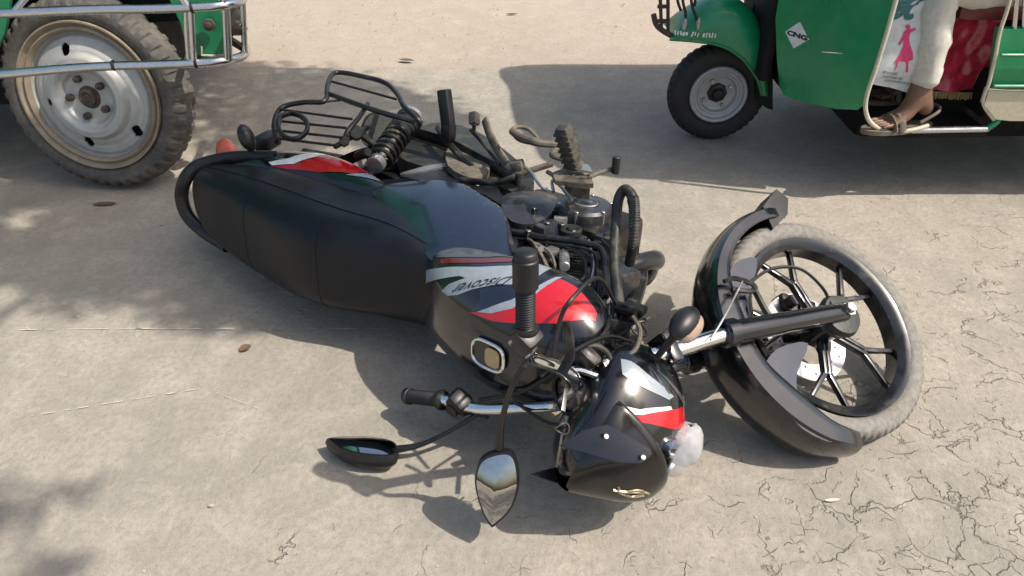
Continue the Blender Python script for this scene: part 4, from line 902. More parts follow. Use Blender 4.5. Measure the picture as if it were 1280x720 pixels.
# crash guard: two hoops lashed with cord
g1 = [(.963, .1, .76), (.889, .16, .664), (.843, .22, .585), (.83, .27, .561), (.838, .295, .551), (.864, .29, .564), (.883, .26, .579), (.899, .2, .598), (.891, .13, .585)]
MB().tube(g1, .0125, 12, 80).build('crash_guard', GUARD, bike)
for j, (i0, i1) in enumerate(((50, 72),)):
    P = [V3(cr([list(q_) for q_ in g1], t_ / 79)) for t_ in range(i0, i1)]
    pts = []
    for i in range(len(P) * 6):
        s = i / 6; a = min(int(s), len(P) - 2); c = P[a].lerp(P[a + 1], s - a); tt_ = (P[a + 1] - P[a]).normalized(); u_ = tt_.orthogonal().normalized(); w_ = tt_.cross(u_)
        pts.append(c + (u_ * math.cos(i * 1.05) + w_ * math.sin(i * 1.05)) * .0128)
    MB().tube(pts, .0022, 5, curve=False).build('guard_cord', GUARD, bike)
MB().tube([(.953, .11, .755), (.981, .115, .761), (1.008, .12, .767)], .014, 8).box((.992, .12, .754), (.05, .02, .03), None, .005).build('crash_guard_clamp', DUSTY, bike)
# exhaust
MB().tube([(.739, 0, .483), (.772, .015, .45), (.808, .02, .382), (.824, .012, .309), (.822, -.01, .253), (.785, -.045, .186)] + [(.78, -.085, .25), (.62, -.10, .22), (.40, -.105, .24)], .0265, 16, 70).build('exhaust_header', ENGB, bike, smooth=60)
MB().tube([(.42, -.11, .25), (.30, -.115, .28), (.0, -.115, .34), (-.28, -.11, .40)], [.024, .042, .046, .040], 18, 40).build('silencer', ENGB, bike)
# ------------------------------------------------------------------ keys hanging from the ignition
kw = (.098, 1.02, .323)
kt = V3(kw); 
keys = empty('key_ring', Matrix.Translation(kt)); tag(keys, 'keys on a steel ring hanging from the motorcycle ignition', 'keys')
def rel(p): return V3(p) - kt
MB().bar((.01, .06, .01), (0, 0, -.004), .010, .004).build('ignition_key', KEYM, keys)
rc = rel((.097, 1, .292)); MB().tube([rc + V3((.0135 * math.cos(a * .4488), .004 * math.sin(a * .9), .0135 * math.sin(a * .4488))) for a in range(14)], .0016, 6, closed=True, res=40).build('ring', KEYM, keys)
MB().tube([V3((0, -.004, -.024)), rc + V3((-.004, -.002, .014))], .0022, 6, curve=False).build('link', KEYM, keys)
k2 = rel((.087, .97, .216)); MB().bar(rc + V3((0, 0, -.012)), k2, .0045, .002, (0, 1, 0), .0008).build('hanging_key', KEYM, keys)

# ------------------------------------------------------------------ three-wheeler taxi on the right
OR = V3((.851, 2.984, 0))
auto = empty('auto_rickshaw', Matrix.Translation(OR))
tag(auto, 'green three-wheeled auto rickshaw with CNG diamond sticker, its near side open to a red seat', 'auto rickshaw')
def aut(m, name, mat, **k): return m.build(name, mat, auto, **k)
def tr_road(R0, rim, depth, nb=40):
    def d(th, j, a, r):
        k = (r - rim) / (R0 - rim)
        if k > .80:
            if abs(abs(a) - .018) < .006: r -= depth
            if math.sin(th * nb + (2.4 if a > 0 else 0)) > .35 and abs(a) > .02: r -= depth
        return a, r
    return d
WC = V3((0, .0, .203))
tyre('tyre', auto, WC, .204, .112, .105, TYR2, None, 240, tr_road(.204, .112, .004))
Ym = V3((0, -1, 0))
MB().lathe([(.030, .120), (.046, .118), (.050, .112), (.046, .104), (.034, .100), (.030, .088), (.036, .084), (.034, .078), (.018, .072), (.012, .055), (.010, .0)], WC, Ym, 48).build('rim', WDISC, auto)
MB().lathe([(.012, .042), (.024, .038), (.028, .026), (.040, .020), (.042, .0)], WC, Ym, 8).build('hub_cap', DUSTY, auto)
for k in range(4):
    a = k * 1.5708 + .5; MB().cyl(WC + V3((math.cos(a) * .058, -.010, math.sin(a) * .058)), WC + V3((math.cos(a) * .058, -.026, math.sin(a) * .058)), .0085, 6).build('wheel_nut', ALLOY, auto)
# mudguard over the front wheel
T = [(-.228, 0, .448), (-.198, 0, .503), (-.147, 0, .546), (-.072, 0, .585), (.023, 0, .573), (.099, 0, .516), (.156, 0, .416), (.192, 0, .286), (.203, 0, .211)]
Lw = [(-.245, -.11, .456), (-.196, -.11, .453), (-.133, -.11, .447), (-.07, -.11, .438), (-.008, -.11, .416), (.049, -.11, .379), (.095, -.11, .331), (.129, -.11, .286), (.152, -.11, .233)]
m = MB(); vs = []; n = 40; k = 22
for i in range(n + 1):
    a = cr([list(p) for p in T], i / n); b_ = cr([list(p) for p in Lw], i / n)
    for j in range(k + 1):
        s = math.pi * j / k; q_ = max(0, math.sin(s)) ** .75
        vs.append((b_[0] + (a[0] - b_[0]) * q_, -.112 * sp(math.cos(s), 2.6), b_[2] + (a[2] - b_[2]) * q_))
o_ = len(vs); cc0 = V3((.02, 0, .2)); vs += [tuple(V3(v) + (cc0 - V3(v)).normalized() * .005) for v in vs]
fs = [(i * (k + 1) + j, (i + 1) * (k + 1) + j, (i + 1) * (k + 1) + j + 1, i * (k + 1) + j + 1) for i in range(n) for j in range(k)]; fs += [tuple(x + o_ for x in reversed(f_)) for f_ in fs]
aut(m.add(vs, fs), 'front_mudguard', GREEN, smooth=60)
aut(MB().tube([(p[0], p[1] - .004, p[2] - .002) for p in Lw], .006, 8, 50), 'mudguard_lip', GREEN2)
# worn white lettering strip along the lip
m = MB(); xa = V3((-.234, -.118, .48)); xb = V3((-.074, -.118, .468))
for i in range(15):
    p = xa.lerp(xb, i / 14.5); w = random.uniform(.004, .009)
    if i not in (5, 9): m.box(p + V3((.006, 0, random.uniform(-.002, .002))), (w, .002, random.uniform(.012, .019)), Matrix.Rotation(random.uniform(-.3, .3), 3, 'Y'), .0004)
aut(m, 'worn_lettering', WHITE)
# front bumper lattice and cables
m = MB()
for a, b_ in ([(-.313, -.05, .753), (-.268, -.05, .469)], [(-.278, -.05, .753), (-.241, -.05, .456)]): m.tube([a, b_], .007, 8, curve=False)
m.tube([(-.306, -.05, .53), (-.292, -.05, .493), (-.265, -.05, .469), (-.226, -.06, .45)], .011, 8)
for z in ((-.278, -.05, .612), (-.272, -.05, .559), (-.266, -.05, .505)): m.box(z, (.045, .012, .014), None, .003)
aut(m, 'front_bumper', RUST)
for p in ([(-.259, -.06, .755), (-.231, -.08, .605), (-.211, -.09, .553)], [(-.242, -.06, .755), (-.211, -.09, .599), (-.196, -.11, .546), (-.195, -.125, .497)], [(-.2, -.06, .755), (-.18, -.1, .596), (-.157, -.12, .537), (-.147, -.125, .497)], [(-.18, -.06, .755), (-.162, -.08, .605), (-.162, -.09, .57)]): aut(MB().tube(p, .0055, 8, 20), 'cable', RUB)
for p in ((-.198, -.13, .514), (-.147, -.13, .517)): aut(MB().lathe([(-.022, .0), (-.018, .007), (.0, .010), (.006, .011), (.022, .004), (.024, 0)], p, (0, 0, 1), 12), 'cable_end', ALLOY)
# fork strut and mudflap behind the wheel
aut(MB().bar((.01, .075, .20), (.16, .05, .62), .05, .03), 'fork', DARKM)
fl = [(.1, -.1, .416), (.163, -.1, .416), (.215, -.1, .161), (.18, -.1, .175), (.145, -.1, .202)]
aut(MB().plate([(p[0], p[2]) for p in fl], lambda a, b: ((a, -.10, b), (0, -1, 0)), .20, .03), 'mud_flap', DARKM)
# nose and side panel
YT = [(.131, -.19, .445), (.18, -.3, .332), (.226, -.4, .315), (.292, -.49, .331), (.357, -.55, .398)]
YT = sorted((p[0], p[1]) for p in YT)
def yside(x):
    if x <= YT[0][0]: return YT[0][1]
    if x >= YT[-1][0]: return YT[-1][1]
    for a, b in zip(YT, YT[1:]):
        if a[0] <= x <= b[0]: return a[1] + (b[1] - a[1]) * (x - a[0]) / (b[0] - a[0])
def ysm(x): return sum(yside(x + d) for d in (-.06, -.03, 0, .03, .06)) / 5
out = [(.107, -.19, .563), (.137, -.19, .415), (.159, -.2, .325), (.174, -.25, .3), (.195, -.32, .302), (.233, -.4, .312), (.294, -.49, .325), (.35, -.53, .341), (.366, -.55, .367), (.359, -.55, .44), (.36, -.55, .522), (.362, -.55, .614), (.361, -.55, .701)]
x0_ = out[0][0]; out = [(p[0], p[2]) for p in out]; xe, ze = out[-1]; out += [(xe + .08, 1.0), (x0_ - .02, 1.0)]
for s in (1, -1):
    def fn(a, b, s=s):
        y = ysm(a) - .016 * math.sin(max(0, min(1, (b - .3) / .7)) * math.pi); return (a, y * s, b), (-.5, -s, 0)
    aut(MB().plate(out, fn, .02, .03), 'front_side_panel', GREEN, smooth=60)
x0s = x0_
aut(MB().box((x0s + .02, 0, .66), (.04, .37, .70), None, .015), 'nose_panel', DARKM)
aut(MB().box((x0s + .10, 0, .36), (.02, .5, .16), None, .01).box((x0s + .45, 0, .40), (.5, .70, .03), None, .01), 'firewall', DARKM)
# CNG diamond
dc = (.169, -.335, .526); dy = ysm(dc[0])
n_ = V3((-(ysm(dc[0] + .05) - ysm(dc[0] - .05)) / .1 * -1, -1, 0)); ddx = (ysm(dc[0] + .05) - ysm(dc[0] - .05)) / .1
def ond(h):
    def f(a, b):
        x = dc[0] + a; z = dc[2] + b; y = ysm(x) - .016 * math.sin(max(0, min(1, (z - .3) / .7)) * math.pi) - h
        return (x, y, z), (0, -1, 0)
    return f
aut(MB().plate([(-.029, 0), (0, -.048), (.029, 0), (0, .048)], ond(.0025), .0, .012), 'cng_sticker', CNGW, smooth=0)
g_ = glyphs('CNG', 1)[0]; gw = max(p[0] for p in g_) - min(p[0] for p in g_)
text('CNG', .047 / gw, lambda a, b: V3(ond(.0045)(a, b)[0]), 'cng_lettering', INKB, auto, bold=.0012)
aut(MB().tube([(.189, -.5, .532), (.242, -.54, .54)], .0015, 6, curve=False), 'scratch', CREAM)
# door hoop trim
aut(MB().tube([(.349, -.57, .903), (.352, -.57, .755), (.354, -.57, .62), (.352, -.57, .502), (.348, -.57, .411), (.359, -.57, .355), (.388, -.57, .311), (.434, -.57, .284), (.493, -.57, .275), (.545, -.57, .284), (.597, -.56, .295)], .0075, 10, 80), 'door_edge_trim', CREAM)
fz = (.537, -.52, .275)[2]
fx0 = (.365, -.55, .398)[0]; fx1 = (.775, -.55, .398)[0]
aut(MB().box(((fx0 + fx1) / 2 + .07, 0, fz - .025), (fx1 - fx0 - .02, 1.06, .03), None, .006), 'floor', DARKM)
aut(MB().tube([(.524, -.56, .277), (.81, -.56, .283)], .011, 10, curve=False), 'side_step', STEEL)
aut(MB().tube([(.803, -.56, .28), (.83, -.56, .31), (.84, -.55, .341)], .011, 10), 'step_bracket', GREEN2)
# seat front hung with glossy red plastic sheet
sh = [(.611, -.4, .638), (.801, -.4, .638), (.827, -.4, .541), (.854, -.4, .363), (.753, -.4, .357), (.658, -.4, .363), (.626, -.4, .513)]
def cloth(a, b): return (a, -.40 - .040 * noise.noise((a * 9, b * 6, 2)) - .014 * noise.noise((a * 30, b * 14, 5)), b), (0, -1, 0)
aut(MB().plate([(p[0], p[2]) for p in sh], cloth, .004, .012), 'seat_skirt', REDV, smooth=80)
m = MB(); a0 = V3((.66, -.4, .357)); a1 = V3((.83, -.4, .352))
for i in range(34):
    p = a0.lerp(a1, i / 33); m.tube([p, p + V3((random.uniform(-.003, .003), -.004, -.022 - random.random() * .008))], .0022, 5, curve=False)
aut(m, 'seat_fringe', pbr('gold_fringe', (.40, .30, .12), .6, dust=.3))
sx0 = (.611, -.4, .638)[0]; sx1 = sx0 + .62; sz = (.611, -.4, .638)[2]
aut(MB().box(((sx0 + sx1) / 2 + .02, .02, sz * .5 + .12), (sx1 - sx0, .80, sz - .26), None, .03), 'seat_base', DARKM)
aut(MB().box(((sx0 + sx1) / 2, .0, sz + .03), (sx1 - sx0, .98, .09), None, .04), 'seat_cushion', pbr('maroon_seat_vinyl', (.12, .02, .02), .4, dust=.2))
aut(MB().box((sx1 - .02, 0, sz + .35), (.12, 1.0, .55), None, .04), 'seat_backrest', pbr('maroon_backrest', (.11, .02, .02), .4, dust=.2))
# rear body
rp = [(.718, -.56, .624), (.848, -.56, .627), (.932, -.56, .424), (.768, -.56, .43), (.738, -.56, .539)]
zt_, zb_ = rp[0][2], rp[3][2]; xr = rp[3][0]
def slab(name, pts, y0, th, mat, st=.05): return aut(MB().plate(pts, lambda a, b: ((a, y0, b), (0, -1, 0)), th, st), name, mat)
slab('rear_side_panel', [(rp[0][0], zt_), (xr + 1.15, zt_ + .02), (xr + 1.20, zb_), (xr, zb_)], -.56, .03, GREEN)
p1_, p2_ = (.745, -.575, .546), (.875, -.575, .541)
aut(MB().tube([p1_, (xr + 1.15, -.575, p1_[2])], .006, 8, curve=False), 'panel_rib', GREEN2)
p1_ = (.761, -.575, .441); aut(MB().tube([p1_, (xr + 1.15, -.575, p1_[2])], .007, 8, curve=False), 'panel_rib', GREEN2)
lp = [(.753, -.57, .428), (.825, -.57, .423), (.927, -.57, .423), (.973, -.57, .314), (.867, -.57, .317), (.815, -.57, .323), (.757, -.57, .375)]
xq = lp[0][0]; slab('rear_sill_panel', [(p[0], p[2]) for p in lp[:2]] + [(xq + 1.15, lp[2][2]), (xq + 1.15, lp[3][2])] + [(p[0], p[2]) for p in lp[4:]], -.572, .03, MUDP)
aut(MB().tube([(.676, -.565, .857), (.712, -.565, .717), (.72, -.565, .618), (.737, -.565, .527), (.748, -.565, .449), (.754, -.565, .381), (.814, -.565, .318)], .006, 8, 50), 'rear_door_trim', CREAM)
aut(MB().tube([(.701, -.55, .854), (.737, -.55, .738), (.772, -.55, .624)], .008, 8).tube([(.72, -.55, .854), (.803, -.55, .624)], .008, 8, curve=False), 'grab_bars', STEEL)
aut(MB().box((xr + .62, 0, zb_ - .06), (1.15, 1.0, .16), None, .02).box((xr + .15, .05, .20), (.9, .75, .12), None, .03).box((fx0 + .35, .05, .24), (.5, .5, .06), None, .02), 'chassis', DARKM)
aut(MB().box((xr + .62, .56, .62), (1.2, .03, .62), None, .01).box((xr + 1.18, 0, .75), (.04, 1.1, .85), None, .01), 'rear_body_shell', GREEN)
for s in (-1, 1):
    c = V3((xr + .95, .50 * s, .204))
    tyre('tyre', auto, c, .204, .112, .105, TYR2, None, 120, tr_road(.204, .112, .004))
    MB().lathe([(.03, .118), (.046, .116), (.036, .1), (.016, .07), (.01, 0)], c, (0, s, 0), 32).build('rim', WDISC, auto)
# cab: roof, posts, windscreen, hood fabric
rf = [(.20, .62), (.26, .25), (.28, 0), (.34, -.30), (.62, -.66), (2.55, -.66), (2.62, 0), (2.55, .66), (.9, .66)]
aut(MB().plate(smooth_poly([(a - .0, b) for a, b in rf], 4), lambda a, b: ((a, b, 1.66 - .10 * (b / .66) ** 2 - .05 * max(0, .6 - a)), (0, 0, 1)), .03, .12), 'roof', pbr('black_roof_canvas', (.02, .02, .02), .8))
gl = newmat('cab_glass'); gl[2].inputs['Base Color'].default_value = (.6, .65, .63, 1); gl[2].inputs['Roughness'].default_value = .05; gl[2].inputs['Transmission Weight'].default_value = .9; gl[2].inputs['IOR'].default_value = 1.1
aut(MB().add([(x0s, -.20, 1.01), (x0s, .20, 1.01), (.29, .25, 1.60), (.33, -.25, 1.60)], [(0, 1, 2, 3)]).add([(x0s + .004, -.20, 1.01), (x0s + .004, .20, 1.01), (.294, .25, 1.60), (.334, -.25, 1.60)], [(3, 2, 1, 0)]), 'windscreen', gl[0], smooth=0)
for s in (-1, 1):
    aut(MB().tube([(x0s, .20 * s, 1.0), (.30, .27 * s, 1.61)], .016, 8, curve=False), 'windscreen_post', GREEN)
    aut(MB().tube([(xe + .08, .56 * s, 1.0), (xe + .16, .60 * s, 1.60)], .016, 8, curve=False), 'door_post', GREEN)
    aut(MB().tube([(xr + .25, .57 * s, zt_), (xr + .20, .60 * s, 1.60)], .018, 8, curve=False), 'rear_post', GREEN)
aut(MB().tube([(x0s - .02, -.10, .98), (x0s - .03, .1, .98)], .03, 12, curve=False).box((x0s - .02, 0, .90), (.08, .16, .16), None, .04), 'head_lamp', GREEN2)
# ------------------------------------------------------------------ passenger
def skinmesh(name, vs, es, rad, mat, parent, sub=2, root=0):
    me = bpy.data.meshes.new(name); me.from_pydata([tuple(v) for v in vs], es, []); o = bpy.data.objects.new(name, me); C.objects.link(o)
    md = o.modifiers.new('s', 'SKIN'); md.use_smooth_shade = True
    for i, r in enumerate(rad):
        sv_ = me.skin_vertices[0].data[i]; sv_.radius = r if isinstance(r, tuple) else (r, r); sv_.use_root = (i == root)
    if sub: s = o.modifiers.new('u', 'SUBSURF'); s.levels = sub; s.render_levels = sub
    bpy.context.view_layer.update(); dg = bpy.context.evaluated_depsgraph_get()
    m2 = bpy.data.meshes.new_from_object(o.evaluated_get(dg)); bpy.data.objects.remove(o)
    m2.materials.clear(); m2.materials.append(mat); m2.shade_smooth()
    q_ = bpy.data.objects.new(name, m2); C.objects.link(q_)
    if parent: q_.parent = parent
    return q_
AN = V3((1.408, 2.47, .404)); KN = V3((1.38, 2.5, .731)); HE = V3((1.456, 2.47, .332)); TO = V3((1.267, 2.43, .313))
base = V3((KN.x + .42, 2.60, OR.z)); per = empty('person', Matrix.Translation(base))
tag(per, 'seated passenger in off-white trousers and brown sandals riding in the green rickshaw', 'person')
r_ = lambda v: V3(v) - base
hipN = KN + V3((.42, .06, .02)); hipF = hipN + V3((.0, .20, 0)); kF = KN + V3((.03, .26, .02)); aF = AN + V3((.10, .27, 0)); pel = (hipN + hipF) / 2 + V3((.03, 0, .04))
chest = pel + V3((.06, 0, .36)); neck = chest + V3((0, 0, .17)); head = neck + V3((-.02, 0, .14))
fdir = (TO - HE); fdir.z = 0; fl_ = fdir.length; fdir.normalize(); fside = V3((fdir.y, -fdir.x, 0))
if fside.y > 0: fside = -fside
def footpts(an, he, k):
    soz = fz + OR.z + .012
    heel = V3((he.x, he.y, soz + .030)); mid = heel + fdir * fl_ * .45; mid.z = soz + .035; ball = heel + fdir * fl_ * .72; ball.z = soz + .022
    return heel, mid, ball, soz
vs, es, rad = [], [], []
def add(p, r, par=None):
    vs.append(r_(p)); rad.append(r)
    if par is not None: es.append((par, len(vs) - 1))
    return len(vs) - 1
P_ = add(pel, (.13, .10))
CH = add(chest, (.14, .10), P_); NK = add(neck, .055, CH); NK2 = add(neck + V3((-.01, 0, .06)), .052, NK); HD = add(head + V3((0, 0, .02)), (.072, .082), NK2); HT = add(head + V3((.0, 0, .10)), (.06, .07), HD)
for hp, kn, an, off in ((hipN, KN, AN, V3((0, 0, 0))), (hipF, kF, aF, aF - AN)):
    h = add(hp, .085, P_); t1 = add(hp.lerp(kn, .5), .075, h); k_ = add(kn, .056, t1); c_ = add(kn.lerp(an, .3), .054, k_); c2 = add(kn.lerp(an, .75), .036, c_); a_ = add(an, (.032, .036), c2)
    heel, mid, ball, soz = footpts(an, HE + off, 0)
    add(heel, (.030, .028), a_); m_ = add(mid, (.036, .026), a_); b_ = add(ball, (.042, .018), m_)
    for j, (w, ln) in enumerate(((.030, .058), (.013, .056), (-.002, .050), (-.016, .044), (-.030, .036))):
        p = ball + fside * -w + fdir * .010; p.z = soz + .012; a = add(p, .011 if j == 0 else .0085, b_)
        q_ = p + fdir * ln * .6; q_.z = soz + .013; a = add(q_, .0105 if j == 0 else .0075, a); q_ = p + fdir * ln; q_.z = soz + .007; add(q_, .009 if j == 0 else .0065, a)
for s, hy in ((-1, 0), (1, 0)):
    sh_ = chest + V3((0, .19 * s, .10)); el = sh_ + V3((-.10, .05 * s, -.27)); wr = el + V3((-.22, -.04 * s, -.05)); hd = wr + V3((-.075, 0, -.015))
    a = add(sh_, .05, CH); a = add(el, .038, a); w_ = add(wr, (.026, .022), a); a = add(hd, (.036, .016), w_)
    for j in range(4): f_ = add(hd + V3((-.035, (-.028 + .018 * j), -.004)), .0085, a); f_ = add(hd + V3((-.058, (-.030 + .019 * j), -.018)), .008, f_); add(hd + V3((-.066, (-.030 + .019 * j), -.038)), .0065, f_)
    f_ = add(wr + V3((-.04, -.034 * s, -.012)), .009, a); add(wr + V3((-.062, -.042 * s, -.026)), .0075, f_)
skinmesh('body', vs, es, rad, SKIN, per)
for hp, kn, an in ((hipN, KN, AN), (hipF, kF, aF)):
    hem = kn.lerp(an, .96); P2 = [pel, hp, hp.lerp(kn, .5), kn + V3((-.01, 0, .01)), kn.lerp(an, .25), kn.lerp(an, .6), hem]
    t_ = skinmesh('trousers', [r_(p) for p in P2], [(i, i + 1) for i in range(6)], [(.15, .12), .105, .090, .072, .066, .060, .054], CLOTHP, per)
    for v in t_.data.vertices:
        c = v.co; w = noise.noise((c.x * 9, c.y * 9, c.z * 14)) * .012 + abs(noise.noise((c.x * 12, c.y * 12, c.z * 34))) * .016 - .006; v.co += v.normal * w
skinmesh('shirt', [r_(p) for p in (pel + V3((0, 0, -.04)), pel + V3((.02, 0, .12)), chest, chest + V3((0, 0, .13)), chest + V3((0, -.19, .10)), chest + V3((-.06, -.225, -.06)), chest + V3((0, .19, .10)), chest + V3((-.06, .225, -.06)))], [(0, 1), (1, 2), (2, 3), (2, 4), (4, 5), (2, 6), (6, 7)], [(.17, .14), (.155, .12), (.165, .12), .06, .07, .06, .07, .06], SHIRT, per)
hd_ = r_(head)
MB().ball(hd_ + V3((.012, 0, .055)), (.092, .085, .085), 20).build('hair', HAIR, per)
m = MB(); m.ball(hd_ + V3((-.088, 0, .005)), (.016, .012, .02), 10); m.build('nose', SKIN, per)
for s in (-1, 1): MB().ball(hd_ + V3((-.072, .028 * s, .028)), (.010, .012, .007), 10).build('eye', WHITE, per)
MB().ball(hd_ + V3((-.076, 0, -.038)), (.008, .022, .006), 10).build('mouth', RUST, per)
for k, off in enumerate((V3((0, 0, 0)), aF - AN)):
    heel, mid, ball, soz = footpts(AN, HE + off, 0)
    c0 = r_(heel) - fdir * .035; n = 26; out_ = []
    for i in range(n):
        a = 2 * math.pi * i / n; u = .5 - .5 * math.cos(a); w = (.036 + .014 * u) * math.sin(a)
        out_.append(c0 + fdir * (u * (fl_ + .085)) + fside * w)
    zt = fz + .012
    m = MB(); vs2 = [(p.x, p.y, OR.z + fz + .010) for p in out_] + [(p.x, p.y, OR.z + fz - .006) for p in out_]
    m.add(vs2, [tuple(range(n)), tuple(range(2 * n - 1, n - 1, -1))] + [(i, i + n, (i + 1) % n + n, (i + 1) % n) for i in range(n)])
    sd_ = m.build('sandal', SANDAL, per)
    for fr in (.60, .74):
        c = r_(heel) + fdir * fl_ * fr; H_ = .044 if fr < .7 else .032
        MB().tube([V3((c.x, c.y, OR.z + fz + .008)) + fside * .048, V3((c.x, c.y, OR.z + fz + H_)) + fside * .030, V3((c.x, c.y, OR.z + fz + H_ + .012)), V3((c.x, c.y, OR.z + fz + H_)) - fside * .030, V3((c.x, c.y, OR.z + fz + .008)) - fside * .048], .009, 8, 24, sq=(.45, 1.2, 2.5)).build('strap', SANDAL, sd_)
    c = r_(heel); MB().tube([c + fside * .040 + fdir * .05 + V3((0, 0, -.01)), c + fside * .036 - fdir * .01 + V3((0, 0, .022)), c - fdir * .035 + V3((0, 0, .028)), c - fside * .036 - fdir * .01 + V3((0, 0, .022)), c - fside * .040 + fdir * .05 + V3((0, 0, -.01))], .006, 8, 24).build('strap', SANDAL, sd_)
# ------------------------------------------------------------------ printed bag beside the passenger's leg
bg0 = V3((1.273, 2.47, .55))
bag = empty('printed_bag', Matrix.Translation((bg0.x, bg0.y, fz + .0)))
tag(bag, "white woven bag printed with a pink dancer, hanging beside the passenger's leg", 'bag')
bo = V3((bg0.x, bg0.y, fz))
pp = [(1.221, 2.47, .765), (1.339, 2.47, .765), (1.388, 2.47, .603), (1.424, 2.47, .413), (1.383, 2.47, .387), (1.298, 2.47, .413), (1.227, 2.47, .43), (1.222, 2.47, .523), (1.225, 2.47, .641)]
def bfn(h, inv=1):
    def f(a, b):
        return (a - bo.x, -.012 * noise.noise((a * 11, b * 7, 0)) - .014 * math.sin((a - b) * 18) * .5 - h, b - bo.z), (0, -1, 0)
    return f
MB().plate([(p[0], p[2]) for p in pp], bfn(0), .05, .014).build('bag_body', BAGM, bag, smooth=70)
def bdec(nm, p, mat, h=.0015): return MB().plate([(q_[0], q_[2]) for q_ in p], bfn(h), 0, .01).build(nm, mat, bag, smooth=0)
bdec('printed_dancer', [(1.292, 2.47, .626), (1.3, 2.47, .626), (1.307, 2.47, .618), (1.305, 2.47, .611), (1.321, 2.47, .616), (1.326, 2.47, .611), (1.31, 2.47, .6), (1.309, 2.47, .587), (1.316, 2.47, .566), (1.332, 2.47, .539), (1.34, 2.47, .515), (1.321, 2.47, .507), (1.296, 2.47, .51), (1.279, 2.47, .502), (1.29, 2.47, .529), (1.296, 2.47, .561), (1.294, 2.47, .577), (1.286, 2.47, .561), (1.279, 2.47, .563), (1.288, 2.47, .587), (1.289, 2.47, .603), (1.297, 2.47, .611), (1.289, 2.47, .618)], PINK)
bdec('printed_leg', [(1.286, 2.47, .515), (1.294, 2.47, .515), (1.294, 2.47, .488), (1.291, 2.47, .472)], PINK)
bdec('printed_leg', [(1.316, 2.47, .515), (1.324, 2.47, .515), (1.341, 2.47, .469), (1.333, 2.47, .469)], PINK)
tc_ = (1.268, 2.465, .671)
text('ঢে', .085, lambda a, b: V3(bfn(.002)(tc_[0] + a * .9 + b * .15, tc_[2] + b)[0]), 'printed_letters', TEAL, bag, bold=.006)
for k, (xx, yy, w_) in enumerate(((1113, 91, .05), (1116, 97, .07), (1122, 103, .09))):
    q_ = GYp = [(1.282, 2.465, .468), (1.295, 2.465, .451), (1.317, 2.465, .434)][k]; m = MB()
    x = -w_ / 2
    while x < w_ / 2:
        w = random.uniform(.004, .010); a = bfn(.002)(q_[0] + x, q_[2] - x * .18)[0]; m.box(a, (w, .0008, random.uniform(.006, .010)), None, 0); x += w + .003
    m.build('printed_text_line', GREYP, bag)
# ------------------------------------------------------------------ truck-like vehicle on the left
OL = V3((-1.56, 2.513, 0)); LM = Matrix.Translation(OL) @ Matrix.Rotation(.185, 4, 'Z')
trk = empty('green_truck', LM); tag(trk, 'green truck with silver pipe side guard and large dusty wheel', 'truck')
def tk(m, name, mat, **k): return m.build(name, mat, trk, **k)
tc0_ = (.134, -.1, .422)
TC = V3((.078, .074, .343)); TR = .362; WM = Matrix.Translation(TC) @ Matrix.Rotation(R(-6) - .185, 4, 'Z') @ Matrix.Rotation(R(-9), 4, 'X') @ Matrix.Scale(.95, 4) @ Matrix.Translation((-TC.x, -TC.y, -TC.z)); TCw = (TC.x, TC.y, TC.z)
def tr_truck(th, j, a, r):
    k = (r - .26) / (TR - .26)
    if k > .70:
        b = math.sin(th * 44 + (1.6 if a > 0 else 0))
        if abs(a) > .03: r -= .008 * (b > .1)
        elif abs(abs(a) - .02) < .006: r -= .009
    return a, r
tyre('tyre', trk, TC, TR, .258, .15, TYR3, WM, 340, tr_truck, k=32)
def prof(r):
    r /= 1.18
    pts = [(0, .028), (.075, .028), (.088, .045), (.105, .062), (.122, .058), (.140, .030), (.165, .018), (.182, .012), (.190, .002), (.194, -.004), (.198, .016), (.228, .030)]
    for (a, ya), (b_, yb_) in zip(pts, pts[1:]):
        if a <= r <= b_:
            t_ = (r - a) / (b_ - a); t_ = t_ * t_ * (3 - 2 * t_); return ya + (yb_ - ya) * t_
    return pts[-1][1]
hol = [(-.053, .17), (.15, .223), (.253, .072), (.153, -.125), (-.048, -.171), (-.153, -.022)]; hx, hz = (.057, .03)
m = MB(); vs = []; fs = []; na = 220; nr = 70; yd = TC.y - .045
for i in range(nr + 1):
    r = .234 * i / nr
    for j in range(na):
        a = 2 * math.pi * j / na; vs.append((TC.x + math.cos(a) * r, yd + .008 - prof(r), TC.z + math.sin(a) * r))
for i in range(nr):
    for j in range(na):
        r = .234 * (i + .5) / nr; a = 2 * math.pi * (j + .5) / na; x = math.cos(a) * r; z = math.sin(a) * r
        if any(((x - h[0]) / .018) ** 2 + ((z - h[1]) / .023) ** 2 < 1 for h in hol): continue
        fs.append((i * na + j, (i + 1) * na + j, (i + 1) * na + (j + 1) % na, i * na + (j + 1) % na))
k = len(vs); vs += [(a, b + .006, c) for a, b, c in vs]; fs += [tuple(q_ + k for q_ in reversed(f_)) for f_ in fs]
tk(m.add(vs, fs), 'wheel_disc', WDISC, smooth=50, M=WM)
tk(MB().lathe([(.02, .231), (.046, .233), (.064, .238), (.072, .246), (.066, .254), (.060, .256), (.064, .262), (.078, .268), (.078, .274), (.068, .275), (.03, .266), (.0, .25)], (TC.x, TC.y, TC.z), Ym, 90, closed=True), 'wheel_rim', WRIM, M=WM)
tk(MB().cyl((TC.x, TC.y + .06, TC.z), (TC.x, TC.y - .02, TC.z), .225, 40), 'brake_drum', DARKM, M=WM)
hb_ = (TC.x, yd, TC.z)
tk(MB().lathe([(.0, .046), (.020, .043), (.026, .034), (.040, .031), (.044, .024), (.040, .016), (.046, .012), (.046, 0)], hb_, Ym, 24), 'hub', RUST, M=WM)
